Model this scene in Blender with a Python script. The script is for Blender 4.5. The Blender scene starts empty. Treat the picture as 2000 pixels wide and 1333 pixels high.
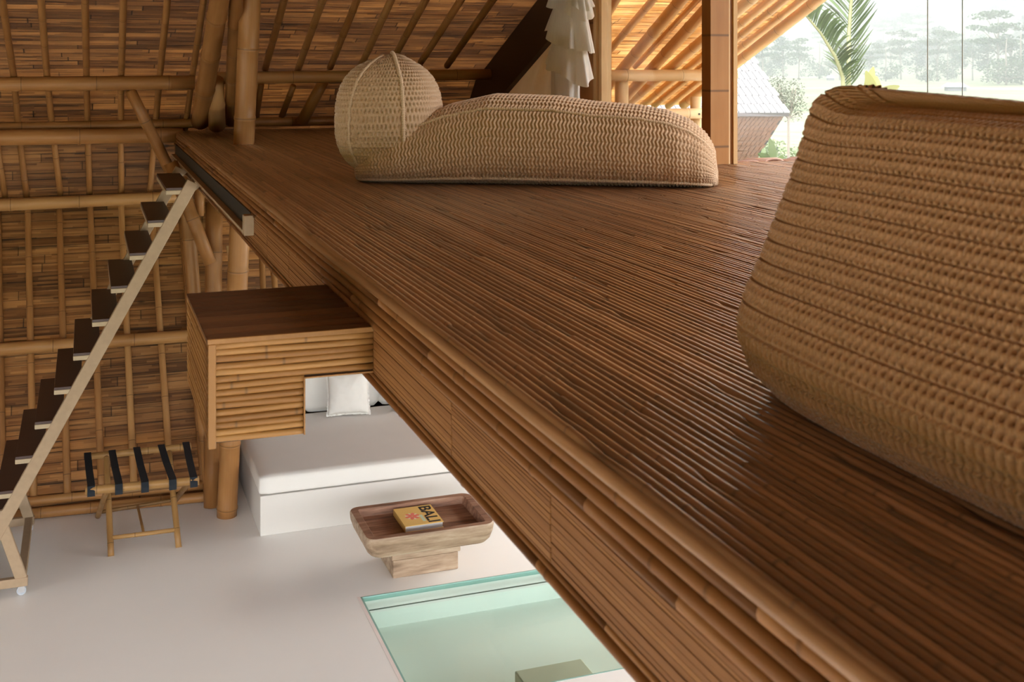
import bpy, bmesh, math, random
import numpy as np
from mathutils import Vector, Matrix, noise
random.seed(7); rng = np.random.default_rng(7)
sc = bpy.context.scene
# ------------------------------------------------------------------ camera
F = 2300.0; TH = math.radians(19.95); CZ = 3.6; HY = 120.0
SN, CS = math.sin(TH), math.cos(TH)
cam = bpy.data.cameras.new('camera'); co = bpy.data.objects.new('camera', cam); sc.collection.objects.link(co)
cam.sensor_width = 36; cam.lens = F / 2000 * 36
cam.shift_y = -(666.5 - HY) / 2000
co.location = (0, 0, CZ); co.rotation_euler = (math.pi / 2, 0, -TH)
cam.clip_start = .05; cam.clip_end = 6000
cam.dof.use_dof = True; cam.dof.focus_distance = 6.5; cam.dof.aperture_fstop = 9
sc.camera = co
# ------------------------------------------------------------------ daylight
w = bpy.data.worlds.new('sky'); sc.world = w; w.use_nodes = True
nt = w.node_tree; bg = nt.nodes['Background']
tc = nt.nodes.new('ShaderNodeTexCoord'); sx = nt.nodes.new('ShaderNodeSeparateXYZ'); rp = nt.nodes.new('ShaderNodeValToRGB')
nt.links.new(tc.outputs['Generated'], sx.inputs[0]); nt.links.new(sx.outputs['Z'], rp.inputs[0]); 
dt = nt.nodes.new('ShaderNodeVectorMath'); dt.operation = 'DOT_PRODUCT'; dt.inputs[1].default_value = (-.55, -.83, .1); nt.links.new(tc.outputs['Generated'], dt.inputs[0])
mr = nt.nodes.new('ShaderNodeMapRange'); mr.inputs[1].default_value = -.1; mr.inputs[2].default_value = 1; mr.inputs[3].default_value = 1.0; mr.inputs[4].default_value = 3.1; nt.links.new(dt.outputs['Value'], mr.inputs[0])   # sky raised behind the camera, an added fill for the interior
vm = nt.nodes.new('ShaderNodeVectorMath'); vm.operation = 'SCALE'; nt.links.new(rp.outputs[0], vm.inputs[0]); nt.links.new(mr.outputs[0], vm.inputs['Scale']); nt.links.new(vm.outputs[0], bg.inputs[0])
rp.color_ramp.elements[0].position = 0.0; rp.color_ramp.elements[0].color = (.15, .162, .175, 1)
e_ = rp.color_ramp.elements.new(.08); e_.color = (.27, .285, .30, 1); e_ = rp.color_ramp.elements.new(.3); e_.color = (.95, .94, .93, 1)
rp.color_ramp.elements[1].position = .75; rp.color_ramp.elements[1].color = (1.0, .98, .96, 1)
bg.inputs[1].default_value = 2.3
sun = bpy.data.lights.new('sun', 'SUN'); so = bpy.data.objects.new('sun', sun); sc.collection.objects.link(so)
sun.energy = 1.8; sun.angle = math.radians(40); sun.color = (1, .95, .86)
so.rotation_euler = Vector((-.85, -.22, -.46)).to_track_quat('-Z', 'Y').to_euler()
sc.view_settings.view_transform = 'Standard'; sc.view_settings.look = 'None'; sc.view_settings.gamma = 1
sc.view_settings.exposure = 2.18; sc.view_settings.use_curve_mapping = False
sc.cycles.max_bounces = 10; sc.cycles.diffuse_bounces = 5; sc.cycles.transparent_max_bounces = 24
sc.cycles.use_denoising = True; sc.cycles.caustics_reflective = False; sc.cycles.caustics_refractive = False
# ------------------------------------------------------------------ rays of the photograph's camera, to measure real places
def ray(px, py):
    c = (px - 1000) / F; v = (py - HY) / F
    return Vector((SN + c * CS, CS - c * SN, -v))
CAM = Vector((0, 0, CZ))
def onX(px, py, X): d = ray(px, py); return CAM + d * (X / d.x)
def onY(px, py, Y): d = ray(px, py); return CAM + d * (Y / d.y)
def onZ(px, py, Z): d = ray(px, py); return CAM + d * ((Z - CZ) / d.z)
def onD(px, py, D): return CAM + ray(px, py) * D
# profile of the far wall and roof, extruded along X
PROF = [(10.0, 0.0), (10.72, 1.24), (11.4, 2.31), (11.18, 2.95), (10.72, 3.42), (9.4, 3.975), (2.0, 7.08)]
def onP(px, py, off=0.0):
    d = ray(px, py); best = None
    for (y0, z0), (y1, z1) in zip(PROF, PROF[1:]):
        ty, tz = y1 - y0, z1 - z0; n = math.hypot(ty, tz); ny, nz = -tz / n, ty / n   # inward normal
        if ny > 0: ny, nz = -ny, -nz
        ay, az = y0 + ny * off, z0 + nz * off
        den = d.y * ny + d.z * nz
        if abs(den) < 1e-9: continue
        t = (ay * ny + (az - CZ) * nz) / den
        if t <= 0: continue
        p = CAM + d * t; k = ((p.y - ay) * ty + (p.z - az) * tz) / (n * n)
        if -.04 <= k <= 1.04 and (best is None or t < best[0]): best = (t, p)
    return best[1]
DZ = 2.97; EX = .776
# ------------------------------------------------------------------ helpers
COL = sc.collection
def link_mesh(name, me, mat, parent=None, smooth=True):
    o = bpy.data.objects.new(name, me); COL.objects.link(o)
    if mat is not None: me.materials.append(mat)
    if smooth and len(me.polygons): me.polygons.foreach_set('use_smooth', [True] * len(me.polygons))
    if parent is not None:
        o.parent = parent; o.matrix_parent_inverse = parent.matrix_world.inverted()
    return o
def tag(o, label=None, cat=None, group=None, kind=None):
    if label: o['label'] = label
    if cat: o['category'] = cat
    if group: o['group'] = group
    if kind: o['kind'] = kind
    return o
def empty(name, loc, label=None, cat=None, group=None):
    o = bpy.data.objects.new(name, None); COL.objects.link(o); o.location = loc; o.empty_display_size = .05
    o.matrix_world = Matrix.Translation(Vector(loc))
    return tag(o, label, cat, group)
class MB:
    def __init__(s): s.v = []; s.f = []; s.r = []; s.n = []; s.uv = []
    def add(s, vs, fs, rnd=0.5, node=None, uvs=None):
        b = len(s.v); s.v += [tuple(v) for v in vs]; s.f += [tuple(i + b for i in f) for f in fs]
        s.r += [rnd] * len(vs) if not hasattr(rnd, '__len__') else list(rnd)
        s.n += [0.0] * len(vs) if node is None else list(node)
        s.uv += [(v[0], v[1]) for v in vs] if uvs is None else list(uvs)
        return s
    def box(s, lo, hi, rnd=.5, M=None):
        x0, y0, z0 = lo; x1, y1, z1 = hi
        vs = [Vector(p) for p in ((x0, y0, z0), (x1, y0, z0), (x1, y1, z0), (x0, y1, z0), (x0, y0, z1), (x1, y0, z1), (x1, y1, z1), (x0, y1, z1))]
        if M is not None: vs = [M @ v for v in vs]
        return s.add(vs, [(0, 3, 2, 1), (4, 5, 6, 7), (0, 1, 5, 4), (1, 2, 6, 5), (2, 3, 7, 6), (3, 0, 4, 7)], rnd)
    def beam(s, a, b, wx, wz, up=Vector((0, 0, 1)), rnd=.5):
        a = Vector(a); b = Vector(b); d = (b - a).normalized(); sd = d.cross(up).normalized(); u = sd.cross(d).normalized()
        q = []
        for p in (a, b):
            for i, j in ((-1, -1), (1, -1), (1, 1), (-1, 1)): q.append(p + sd * (wx / 2 * i) + u * (wz / 2 * j))
        return s.add(q, [(3, 2, 1, 0), (4, 5, 6, 7), (0, 1, 5, 4), (1, 2, 6, 5), (2, 3, 7, 6), (3, 0, 4, 7)], rnd)
    def tube(s, pts, rad, seg=10, cap=True, rnd=.5, node=None, half=None):
        pts = [Vector(p) for p in pts]; n = len(pts)
        rad = [rad] * n if not hasattr(rad, '__len__') else rad
        vs = []; fs = []; nd = []; uv = []; L = 0; prev = None
        for i, p in enumerate(pts):
            d = (pts[min(i + 1, n - 1)] - pts[max(i - 1, 0)]).normalized()
            if prev is None:
                prev = d.cross(Vector((0, 0, 1)) if abs(d.z) < .95 else Vector((1, 0, 0))).normalized()
            prev = (prev - d * prev.dot(d)).normalized(); q = d.cross(prev)
            if i: L += (p - pts[i - 1]).length
            for k in range(seg):
                a = 2 * math.pi * k / seg
                vs.append(p + (prev * math.cos(a) + q * math.sin(a)) * rad[i]); nd.append(node[i] if node else 0); uv.append((k / seg, L))
        for i in range(n - 1):
            for k in range(seg):
                k2 = (k + 1) % seg
                fs.append((i * seg + k, i * seg + k2, (i + 1) * seg + k2, (i + 1) * seg + k))
        if cap: fs.append(tuple(range(seg - 1, -1, -1))); fs.append(tuple(range((n - 1) * seg, n * seg)))
        return s.add(vs, fs, rnd, nd, uv)
    def build(s, name, mat, parent=None, smooth=False, bevel=0, autosm=None):
        me = bpy.data.meshes.new(name); me.from_pydata(s.v, [], s.f); me.update()
        a = me.attributes.new('rnd', 'FLOAT', 'POINT'); a.data.foreach_set('value', s.r)
        a = me.attributes.new('node', 'FLOAT', 'POINT'); a.data.foreach_set('value', s.n)
        uvl = me.uv_layers.new(name='uv'); idx = np.empty(len(me.loops), dtype=np.int32); me.loops.foreach_get('vertex_index', idx)
        uvl.data.foreach_set('uv', np.array(s.uv, dtype=np.float32)[idx].ravel())
        o = link_mesh(name, me, mat, parent, smooth)
        if bevel:
            m = o.modifiers.new('bevel', 'BEVEL'); m.width = bevel; m.segments = 3; m.limit_method = 'ANGLE'; m.angle_limit = .6
            m.harden_normals = False
            if smooth is False: me.polygons.foreach_set('use_smooth', [True] * len(me.polygons))
            try:
                w_ = o.modifiers.new('wn', 'WEIGHTED_NORMAL'); w_.keep_sharp = True
            except Exception: pass
        return o
# ------------------------------------------------------------------ materials
def mat(name):
    m = bpy.data.materials.new(name); m.use_nodes = True; nt = m.node_tree
    b = nt.nodes['Principled BSDF']; return m, nt, b
def N(nt, t, **k):
    n = nt.nodes.new(t)
    for a, v in k.items(): setattr(n, a, v)
    return n
def ramp(nt, fac, cols):
    r = N(nt, 'ShaderNodeValToRGB'); e = r.color_ramp.elements
    while len(e) < len(cols): e.new(.5)
    for i, (p, c) in enumerate(cols): e[i].position = p; e[i].color = (*c, 1)
    nt.links.new(fac, r.inputs[0]); return r.outputs[0]
def mth(nt, op, a, b=None, c=None):
    n = N(nt, 'ShaderNodeMath', operation=op)
    for i, v in enumerate((a, b, c)):
        if v is None: continue
        if isinstance(v, (int, float)): n.inputs[i].default_value = v
        else: nt.links.new(v, n.inputs[i])
    return n.outputs[0]
def mixc(nt, f, a, b, mode='MIX'):
    n = N(nt, 'ShaderNodeMix', data_type='RGBA', blend_type=mode)
    if isinstance(f, (int, float)): n.inputs[0].default_value = f
    else: nt.links.new(f, n.inputs[0])
    for i, v in ((6, a), (7, b)):
        if isinstance(v, tuple): n.inputs[i].default_value = (*v, 1)
        else: nt.links.new(v, n.inputs[i])
    return n.outputs[2]
def noise_of(nt, vec, scale, detail=3, rough=.5):
    n = N(nt, 'ShaderNodeTexNoise'); n.inputs['Scale'].default_value = scale; n.inputs['Detail'].default_value = detail
    n.inputs['Roughness'].default_value = rough
    if vec is not None: nt.links.new(vec, n.inputs['Vector'])
    return n.outputs['Fac']
def mapping(nt, src, scale=(1, 1, 1)):
    m = N(nt, 'ShaderNodeMapping'); m.inputs['Scale'].default_value = scale; nt.links.new(src, m.inputs[0]); return m.outputs[0]
def bump(nt, b, h, strength=.3, dist=.01):
    n = N(nt, 'ShaderNodeBump'); n.inputs['Strength'].default_value = strength; n.inputs['Distance'].default_value = dist
    nt.links.new(h, n.inputs['Height']); nt.links.new(n.outputs[0], b.inputs['Normal'])
def bamboo(name, c0, c1, c2, rough=.42, nodec=(.05, .028, .015), streak=60, objrand=True, coat=0.0):
    """uv: x round the cane (0..1), y along it in metres"""
    m, nt, b = mat(name)
    uv = N(nt, 'ShaderNodeUVMap').outputs[0]
    at = N(nt, 'ShaderNodeAttribute', attribute_name='rnd').outputs['Fac']
    an = N(nt, 'ShaderNodeAttribute', attribute_name='node').outputs['Fac']
    oi = N(nt, 'ShaderNodeObjectInfo').outputs['Random']
    s = mth(nt, 'FRACT', mth(nt, 'ADD', at, oi)) if objrand else at
    off = N(nt, 'ShaderNodeVectorMath', operation='ADD'); cb = N(nt, 'ShaderNodeCombineXYZ')
    nt.links.new(mth(nt, 'MULTIPLY', s, 37.0), cb.inputs[0]); nt.links.new(mth(nt, 'MULTIPLY', s, 91.0), cb.inputs[2])
    nt.links.new(uv, off.inputs[0]); nt.links.new(cb.outputs[0], off.inputs[1])
    st = noise_of(nt, mapping(nt, off.outputs[0], (streak, 1.4, 1)), 1.0, 5, .6)
    bl = noise_of(nt, mapping(nt, off.outputs[0], (2, 2.2, 1)), 1.0, 3, .6)
    f = mth(nt, 'ADD', mth(nt, 'MULTIPLY', s, .45), mth(nt, 'ADD', mth(nt, 'MULTIPLY', st, .32), mth(nt, 'MULTIPLY', bl, .42)))
    c = ramp(nt, f, [(.25, c0), (.55, c1), (.85, c2)])
    c = mixc(nt, mth(nt, 'MULTIPLY', an, .78), c, nodec)
    nt.links.new(c, b.inputs['Base Color'])
    b.inputs['Roughness'].default_value = rough; b.inputs['Specular IOR Level'].default_value = .5 if coat else .28
    if coat: b.inputs['Coat Weight'].default_value = coat; b.inputs['Coat Roughness'].default_value = .26
    bump(nt, b, st, .15, .004)
    return m
M = {}
M['pole'] = bamboo('bamboo_pole', (.22, .090, .024), (.345, .160, .052), (.46, .25, .097), .40)
M['rib'] = bamboo('bamboo_rib', (.20, .083, .023), (.32, .147, .046), (.43, .225, .08), .5)
M['deck'] = bamboo('deck_cane', (.095, .038, .014), (.225, .104, .041), (.40, .21, .098), .33, objrand=False, coat=1.0)
M['fascia'] = bamboo('fascia_cane', (.125, .046, .012), (.175, .068, .018), (.235, .10, .031), .42, objrand=False)
M['panel'] = bamboo('fascia_panel', (.16, .062, .017), (.205, .084, .024), (.26, .115, .036), .5, streak=25, objrand=False)
M['box'] = bamboo('box_slat', (.14, .055, .013), (.225, .100, .026), (.31, .155, .048), .45, objrand=False)
M['lid'] = bamboo('box_lid', (.05, .02, .008), (.085, .034, .013), (.13, .055, .02), .5, objrand=False)
M['pale'] = bamboo('pale_bamboo', (.44, .26, .11), (.56, .36, .17), (.66, .47, .26), .45)
M['dark'] = bamboo('dark_board', (.028, .012, .006), (.045, .019, .009), (.06, .028, .013), .6)
M['rack'] = bamboo('rack_bamboo', (.13, .065, .022), (.27, .14, .045), (.42, .24, .09), .4)
def plain(name, col, rough=.6, spec=.5, metal=0, nscale=None, namt=.1, bstr=0, bscale=200, bd=.001):
    m, nt, b = mat(name)
    b.inputs['Roughness'].default_value = rough; b.inputs['Metallic'].default_value = metal
    b.inputs['Specular IOR Level'].default_value = spec
    tcn = N(nt, 'ShaderNodeTexCoord').outputs['Object']
    f = noise_of(nt, tcn, nscale or 6, 4)
    c = mixc(nt, f, tuple(x * (1 - namt) for x in col), tuple(min(1, x * (1 + namt)) for x in col))
    nt.links.new(c, b.inputs['Base Color'])
    if bstr: bump(nt, b, noise_of(nt, tcn, bscale, 3), bstr, bd)
    return m
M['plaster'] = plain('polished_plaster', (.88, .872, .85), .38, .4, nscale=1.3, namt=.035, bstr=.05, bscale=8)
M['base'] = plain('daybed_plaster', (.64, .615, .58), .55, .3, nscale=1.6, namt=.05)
M['linen'] = plain('white_linen', (.74, .72, .69), .9, .1, nscale=5, namt=.03, bstr=.25, bscale=350)
M['cream'] = plain('cream_timber', (.35, .25, .16), .6, .3, nscale=30, namt=.14, bstr=.15, bscale=60)
M['tread'] = plain('dark_tread', (.055, .028, .022), .45, .4, nscale=12, namt=.25)
M['treadedge'] = plain('tread_edge', (.40, .31, .2), .6, nscale=20)
M['black'] = plain('black_webbing', (.012, .016, .022), .8, .3)
M['channel'] = plain('dark_channel', (.012, .014, .012), .6)
M['steel'] = plain('steel', (.55, .56, .58), .3, metal=1)
M['rubber'] = plain('caster_rubber', (.42, .46, .52), .4)
M['yarn'] = plain('crochet_yarn', (.50, .345, .225), .95, .08, nscale=260, namt=.22, bstr=.35, bscale=700)
M['yarn2'] = plain('crochet_yarn_near', (.40, .215, .11), .95, .08, nscale=260, namt=.22, bstr=.35, bscale=700)
M['piping'] = plain('yarn_piping', (.56, .41, .28), .95, .08, nscale=200, namt=.2, bstr=.5, bscale=500)
for k_ in ('yarn', 'yarn2', 'piping'):
    b_ = M[k_].node_tree.nodes['Principled BSDF']; b_.inputs['Sheen Weight'].default_value = .55; b_.inputs['Sheen Roughness'].default_value = .35; b_.inputs['Sheen Tint'].default_value = (1, .95, .9, 1)
# woven mat of flattened bamboo: uv x along the strips, y across them, metres
def matting(name, c0, c1, c2, rough=.55):
    m, nt, b = mat(name)
    uv = N(nt, 'ShaderNodeUVMap').outputs[0]; sp = N(nt, 'ShaderNodeSeparateXYZ'); nt.links.new(uv, sp.inputs[0])
    def cells(h, L, seed):
        row = mth(nt, 'FLOOR', mth(nt, 'DIVIDE', sp.outputs[1], h)); fy = mth(nt, 'FRACT', mth(nt, 'DIVIDE', sp.outputs[1], h))
        wn = N(nt, 'ShaderNodeTexWhiteNoise', noise_dimensions='1D'); nt.links.new(mth(nt, 'ADD', row, seed), wn.inputs['W'])
        xx = mth(nt, 'ADD', mth(nt, 'DIVIDE', sp.outputs[0], L), mth(nt, 'MULTIPLY', wn.outputs['Value'], 7.0))
        colm = mth(nt, 'FLOOR', xx); fx = mth(nt, 'FRACT', xx)
        w2 = N(nt, 'ShaderNodeTexWhiteNoise', noise_dimensions='2D'); cb = N(nt, 'ShaderNodeCombineXYZ')
        nt.links.new(row, cb.inputs[0]); nt.links.new(colm, cb.inputs[1]); nt.links.new(cb.outputs[0], w2.inputs['Vector'])
        dy = mth(nt, 'MINIMUM', fy, mth(nt, 'SUBTRACT', 1.0, fy)); dx = mth(nt, 'MINIMUM', fx, mth(nt, 'SUBTRACT', 1.0, fx))
        return w2.outputs['Value'], mth(nt, 'MULTIPLY', dy, h), mth(nt, 'MULTIPLY', dx, L)
    r1, y1, x1 = cells(.082, .95, 3.0); r2, y2, x2 = cells(.0185, .36, 11.0)
    st = noise_of(nt, mapping(nt, uv, (2.2, 130, 1)), 1.0, 6, .7)
    st2 = noise_of(nt, mapping(nt, uv, (1.1, 34, 1)), 1.0, 4, .6)
    bl = noise_of(nt, mapping(nt, uv, (1.3, 2.2, 1)), 1.0, 3, .6)
    f = mth(nt, 'ADD', mth(nt, 'MULTIPLY', r1, .20), mth(nt, 'ADD', mth(nt, 'MULTIPLY', r2, .20), mth(nt, 'ADD', mth(nt, 'MULTIPLY', st, .42), mth(nt, 'MULTIPLY', bl, .32))))
    c = ramp(nt, f, [(.39, c0), (.56, c1), (.76, c2)])
    e1 = mth(nt, 'SMOOTH_MIN', mth(nt, 'MULTIPLY', y1, 260.0), mth(nt, 'MULTIPLY', x1, 160.0), .05)
    crack = ramp(nt, mth(nt, 'ADD', e1, mth(nt, 'MULTIPLY', mth(nt, 'SUBTRACT', bl, .5), 1.6)), [(0.0, (.22, .22, .22)), (.5, (.5, .5, .5)), (1.0, (1, 1, 1))])
    fine = ramp(nt, st2, [(.36, (.42, .42, .42)), (.45, (1, 1, 1))])
    c = mixc(nt, 1.0, mixc(nt, 1.0, c, crack, 'MULTIPLY'), fine, 'MULTIPLY')
    kn = N(nt, 'ShaderNodeTexVoronoi'); kn.inputs['Scale'].default_value = 1.0; nt.links.new(mapping(nt, uv, (1.6, 3.4, 1)), kn.inputs['Vector'])
    knot = ramp(nt, kn.outputs['Distance'], [(.03, (.3, .26, .22)), (.075, (1, 1, 1))]); c = mixc(nt, 1.0, c, knot, 'MULTIPLY')
    nt.links.new(c, b.inputs['Base Color']); b.inputs['Roughness'].default_value = rough
    h = mth(nt, 'ADD', mth(nt, 'MULTIPLY', crack, .6), mth(nt, 'MULTIPLY', st, .5)); bump(nt, b, h, .5, .008)
    return m
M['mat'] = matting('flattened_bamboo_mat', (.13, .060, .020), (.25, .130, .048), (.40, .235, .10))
M['roofmat'] = matting('shaded_bamboo_mat', (.068, .032, .012), (.14, .073, .028), (.24, .14, .058))  # wall mat darkened: the roof's dimness is put into its colour
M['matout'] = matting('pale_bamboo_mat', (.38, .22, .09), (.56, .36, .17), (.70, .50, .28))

# ================================================================== STRUCTURE
def quad_strip(name, m, rows, uvs, kind='structure', parent=None):
    """rows: list of lists of points"""
    vs = [p for r in rows for p in r]; n = len(rows[0]); fs = []
    for i in range(len(rows) - 1):
        for j in range(n - 1):
            fs.append((i * n + j, i * n + j + 1, (i + 1) * n + j + 1, (i + 1) * n + j))
    mb = MB(); mb.add(vs, fs, .5, None, [u for r in uvs for u in r]); o = mb.build(name, m, parent)
    if kind: o['kind'] = kind
    return o
def arc(pr):
    L = [0]
    for (a, b), (c, d) in zip(pr, pr[1:]): L.append(L[-1] + math.hypot(c - a, d - b))
    return L
def solidify(o, t):
    s = o.modifiers.new('sol', 'SOLIDIFY'); s.thickness = t; s.offset = 1; return o
# far wall (below the deck) and roof above it
lower = PROF[:3]; upper = PROF[2:]
def extr(name, m, pr, xs, v0=0, flip=False):
    L = arc(pr); rows = []; uvs = []
    for (y, z), l in zip(pr, L):
        rows.append([(x, y, z) for x in xs]); uvs.append([(x, v0 + l) for x in xs])
    return quad_strip(name, m, rows, uvs)
w1 = extr('wall_far', M['mat'], lower, [-9, -4, 0, 1.16])
L2 = arc(lower)[-1]
back = [(11.25, 0), (11.25, 1.1), (11.4, 2.31)]
w2 = extr('wall_back', M['mat'], back, [1.12, 3, 9])
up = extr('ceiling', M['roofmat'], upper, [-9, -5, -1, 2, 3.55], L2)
mb = MB(); mb.add([(1.14, 9.9, 0), (1.14, 11.3, 0), (1.14, 11.45, 2.3), (1.14, 11.35, 2.35), (1.14, 10.6, 1.1)], [(0, 1, 2, 3, 4)]); mb.build('wall_return', M['mat'])['kind'] = 'structure'
RP = [(11.42, 3.126), (2.0, 7.08)]
ro = extr('ceiling_veranda', M['matout'], RP, [3.55, 5, 6.18], 0)
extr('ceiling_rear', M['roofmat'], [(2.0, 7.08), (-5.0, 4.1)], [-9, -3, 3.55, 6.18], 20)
# end wall beside the ladder
mb = MB(); mb.add([(-9, 10, 0), (-9, 11.4, 2.3), (-9, 10.7, 3.42), (-9, 2, 7.08), (-9, -5, 4.1), (-9, -5, 2.7), (-9, 7, 2.7), (-9, 7, 0)], [(0, 1, 2, 3, 4, 5, 6, 7)], .5, None, [(0, 0), (1.4, 2.3), (0.7, 3.4), (7, 6.4), (14, 4), (14, 2.7), (3, 2.7), (3, 0)])
mb.build('wall_end', M['mat'])['kind'] = 'structure'
extr('wall_back_infill', M['mat'], [(11.4, 2.31), (11.41, 2.94)], [3.55, 5.9], 5)  # unseen strip added so no open sky mirrors in the floor glass
for o in (w1, w2, up, ro): solidify(o, .0)
# ground floor with the opening of the glass panel
GX0, GX1, GY0, GY1 = 1.74, 3.9, 6.33, 7.78
mb = MB()
mb.box((-9.5, -6, -.12), (GX0, 11.6, 0)); mb.box((GX1, -6, -.12), (9.5, 11.6, 0)); mb.box((GX0, -6, -.12), (GX1, GY0, 0)); mb.box((GX0, GY1, -.12), (GX1, 11.6, 0))
mb.build('floor', M['plaster'])['kind'] = 'structure'
# glass floor panel over a pale well
M['mint'] = plain('mint_plaster', (.90, .95, .91), .7, .2, nscale=.8, namt=.03)
mb = MB(); d = .16
mb.box((GX0 - .3, GY0 - .3, -.12 - d - .05), (GX1 + .3, GY1 + .3, -.12 - d))
mb.box((GX0 - .3, GY1 + .1, -.12 - d), (GX1 + .3, GY1 + .15, -.125)); mb.box((GX0 - .3, GY0 - .15, -.12 - d), (GX1 + .3, GY0 - .1, -.125))
mb.box((GX0 - .15, GY0 - .1, -.12 - d), (GX0 - .1, GY1 + .1, -.125)); mb.box((GX1 + .1, GY0 - .1, -.12 - d), (GX1 + .15, GY1 + .1, -.125))
mb.build('floor_well', M['mint'])['kind'] = 'structure'
# glass
def glass(name, tint, refl=.08, rough=.0, ior=1.45):
    m = bpy.data.materials.new(name); m.use_nodes = True; nt = m.node_tree; nt.nodes.clear()
    out = N(nt, 'ShaderNodeOutputMaterial'); tr = N(nt, 'ShaderNodeBsdfTransparent'); gl = N(nt, 'ShaderNodeBsdfGlossy'); mx = N(nt, 'ShaderNodeMixShader'); lw = N(nt, 'ShaderNodeLayerWeight')
    tr.inputs[0].default_value = (*tint, 1); gl.inputs['Roughness'].default_value = rough; lw.inputs[0].default_value = .5; fr = mth(nt, 'ADD', .03, mth(nt, 'MULTIPLY', .6, mth(nt, 'POWER', lw.outputs['Facing'], 5.0)))
    nt.links.new(fr, mx.inputs[0]); nt.links.new(tr.outputs[0], mx.inputs[1]); nt.links.new(gl.outputs[0], mx.inputs[2]); nt.links.new(mx.outputs[0], out.inputs[0])
    return m
M['floorglass'] = glass('green_floor_glass', (.93, .98, .96)); M['window'] = glass('window_glass', (.98, .985, .985)); M['glassedge'] = plain('glass_edge', (.30, .50, .45), .2)
M['line'] = plain('silicone_line', (.10, .13, .12), .6)
g = empty('glass_floor_panel', ((GX0 + GX1) / 2, (GY0 + GY1) / 2, 0), 'pale green walk-on glass panel set in the plaster floor beyond the coffee table', 'glass panel')
MB().box((GX0 + .012, GY0 + .012, -.022), (GX1 - .012, GY1 - .012, -.004)).build('glass_sheet', M['floorglass'], g)
mb = MB(); mb.box((GX0, GY0, -.03), (GX0 + .012, GY1, .001)); mb.box((GX1 - .012, GY0, -.03), (GX1, GY1, .001)); mb.box((GX0, GY0, -.03), (GX1, GY0 + .012, .001)); mb.box((GX0, GY1 - .012, -.03), (GX1, GY1, .001))
mb.build('glass_border', M['glassedge'], g)
mb = MB(); mb.box((GX0 - .022, GY0 - .02, .0), (GX0, GY1 + .004, .0015)); o = mb.build('border_strip', plain('pale_border', (.84, .76, .73), .6), g)
MB().box((GX0 + .02, GY1 - .155, -.03), (GX1 - .02, GY1 - .149, -.024)).build('sheet_joint', M['line'], g)
# beige block added in the well to imitate a reflection in the glass
a0 = onZ(1005, 1311, -.2); a1 = onZ(1138, 1290, -.2)
M['beige'] = plain('beige_reflection', (.60, .60, .48), .8)
o = MB().box((a0.x, a0.y - .30, -.28), (a1.x, a0.y, -.2)).build('reflection_block', M['beige'], bevel=.01)
tag(o, 'beige block standing in for a reflection in the green floor glass', 'block')

# ------------------------------------------------------------------ deck of canes
def cane_field(mb, x0, x1, y0, y1, pitch=.0192, top=DZ, step=.22, skip=None):
    n = int((x1 - x0) / pitch); pitch = (x1 - x0) / n
    prof = [(-.5, -.0100), (-.38, -.0032), (-.18, .0), (.18, .0), (.38, -.0032), (.5, -.0100)]
    for i in range(n):
        xc = x0 + (i + .5) * pitch
        ys = []; y = y0; ph = random.random() * 9
        seg_r = random.random(); nodes = []; yy = y0 - random.random() * .5
        while yy < y1: yy += random.uniform(.28, .55); nodes.append(yy)
        ends = []; yy = y0 - random.random() * 3
        while yy < y1: yy += random.uniform(2.0, 3.4); ends.append(yy)
        st = set()
        k = int((y1 - y0) / step)
        for j in range(k + 1): st.add(round(y0 + (y1 - y0) * j / k, 4))
        for q in nodes:
            if y0 + .02 < q < y1 - .02:
                for dq in (-.007, 0, .007): st.add(round(q + dq, 4))
        for q in ends:
            if y0 + .02 < q < y1 - .02:
                for dq in (-.0015, .0015): st.add(round(q + dq, 4))
        ys = sorted(st); vs = []; nd = []; rr = []; uv = []
        lvl = random.uniform(-.0012, .0008)
        for yv in ys:
            wob = .0013 * math.sin(yv * 2.1 + ph) + .0006 * math.sin(yv * 7.3 + ph * 3)
            isn = 0; bl = 0
            for q in nodes:
                if abs(yv - q) < .003: isn = .75; bl = .0011
            ke = sum(1 for q in ends if q < yv)
            edge = any(abs(yv - q) < .003 for q in ends)
            r_ = (seg_r + ke * .377) % 1.0
            for (a, b) in prof:
                vs.append((xc + a * pitch + wob, yv, top + b + (bl if abs(a) < .4 else 0) + lvl - (.004 if edge else 0)))
                nd.append(1.0 if edge else isn); rr.append(r_); uv.append((a + .5, yv))
        m_ = len(prof); fs = []
        for j in range(len(ys) - 1):
            for a in range(m_ - 1):
                fs.append((j * m_ + a, j * m_ + a + 1, (j + 1) * m_ + a + 1, (j + 1) * m_ + a))
        mb.add(vs, fs, rr, nd, uv)
mb = MB()
cane_field(mb, EX, 3.70, -.6, 11.12); cane_field(mb, 3.70, 7.6, -.6, 6.44)
deck = mb.build('floor_loft', M['deck'], None, smooth=True); deck['kind'] = 'structure'
mb = MB(); mb.box((EX + .03, -.6, DZ - .25), (3.70, 11.1, DZ - .012)); mb.box((3.70, -.6, DZ - .25), (7.6, 6.42, DZ - .012))
mb.build('floor_loft_base', M['dark'])['kind'] = 'structure'
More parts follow.
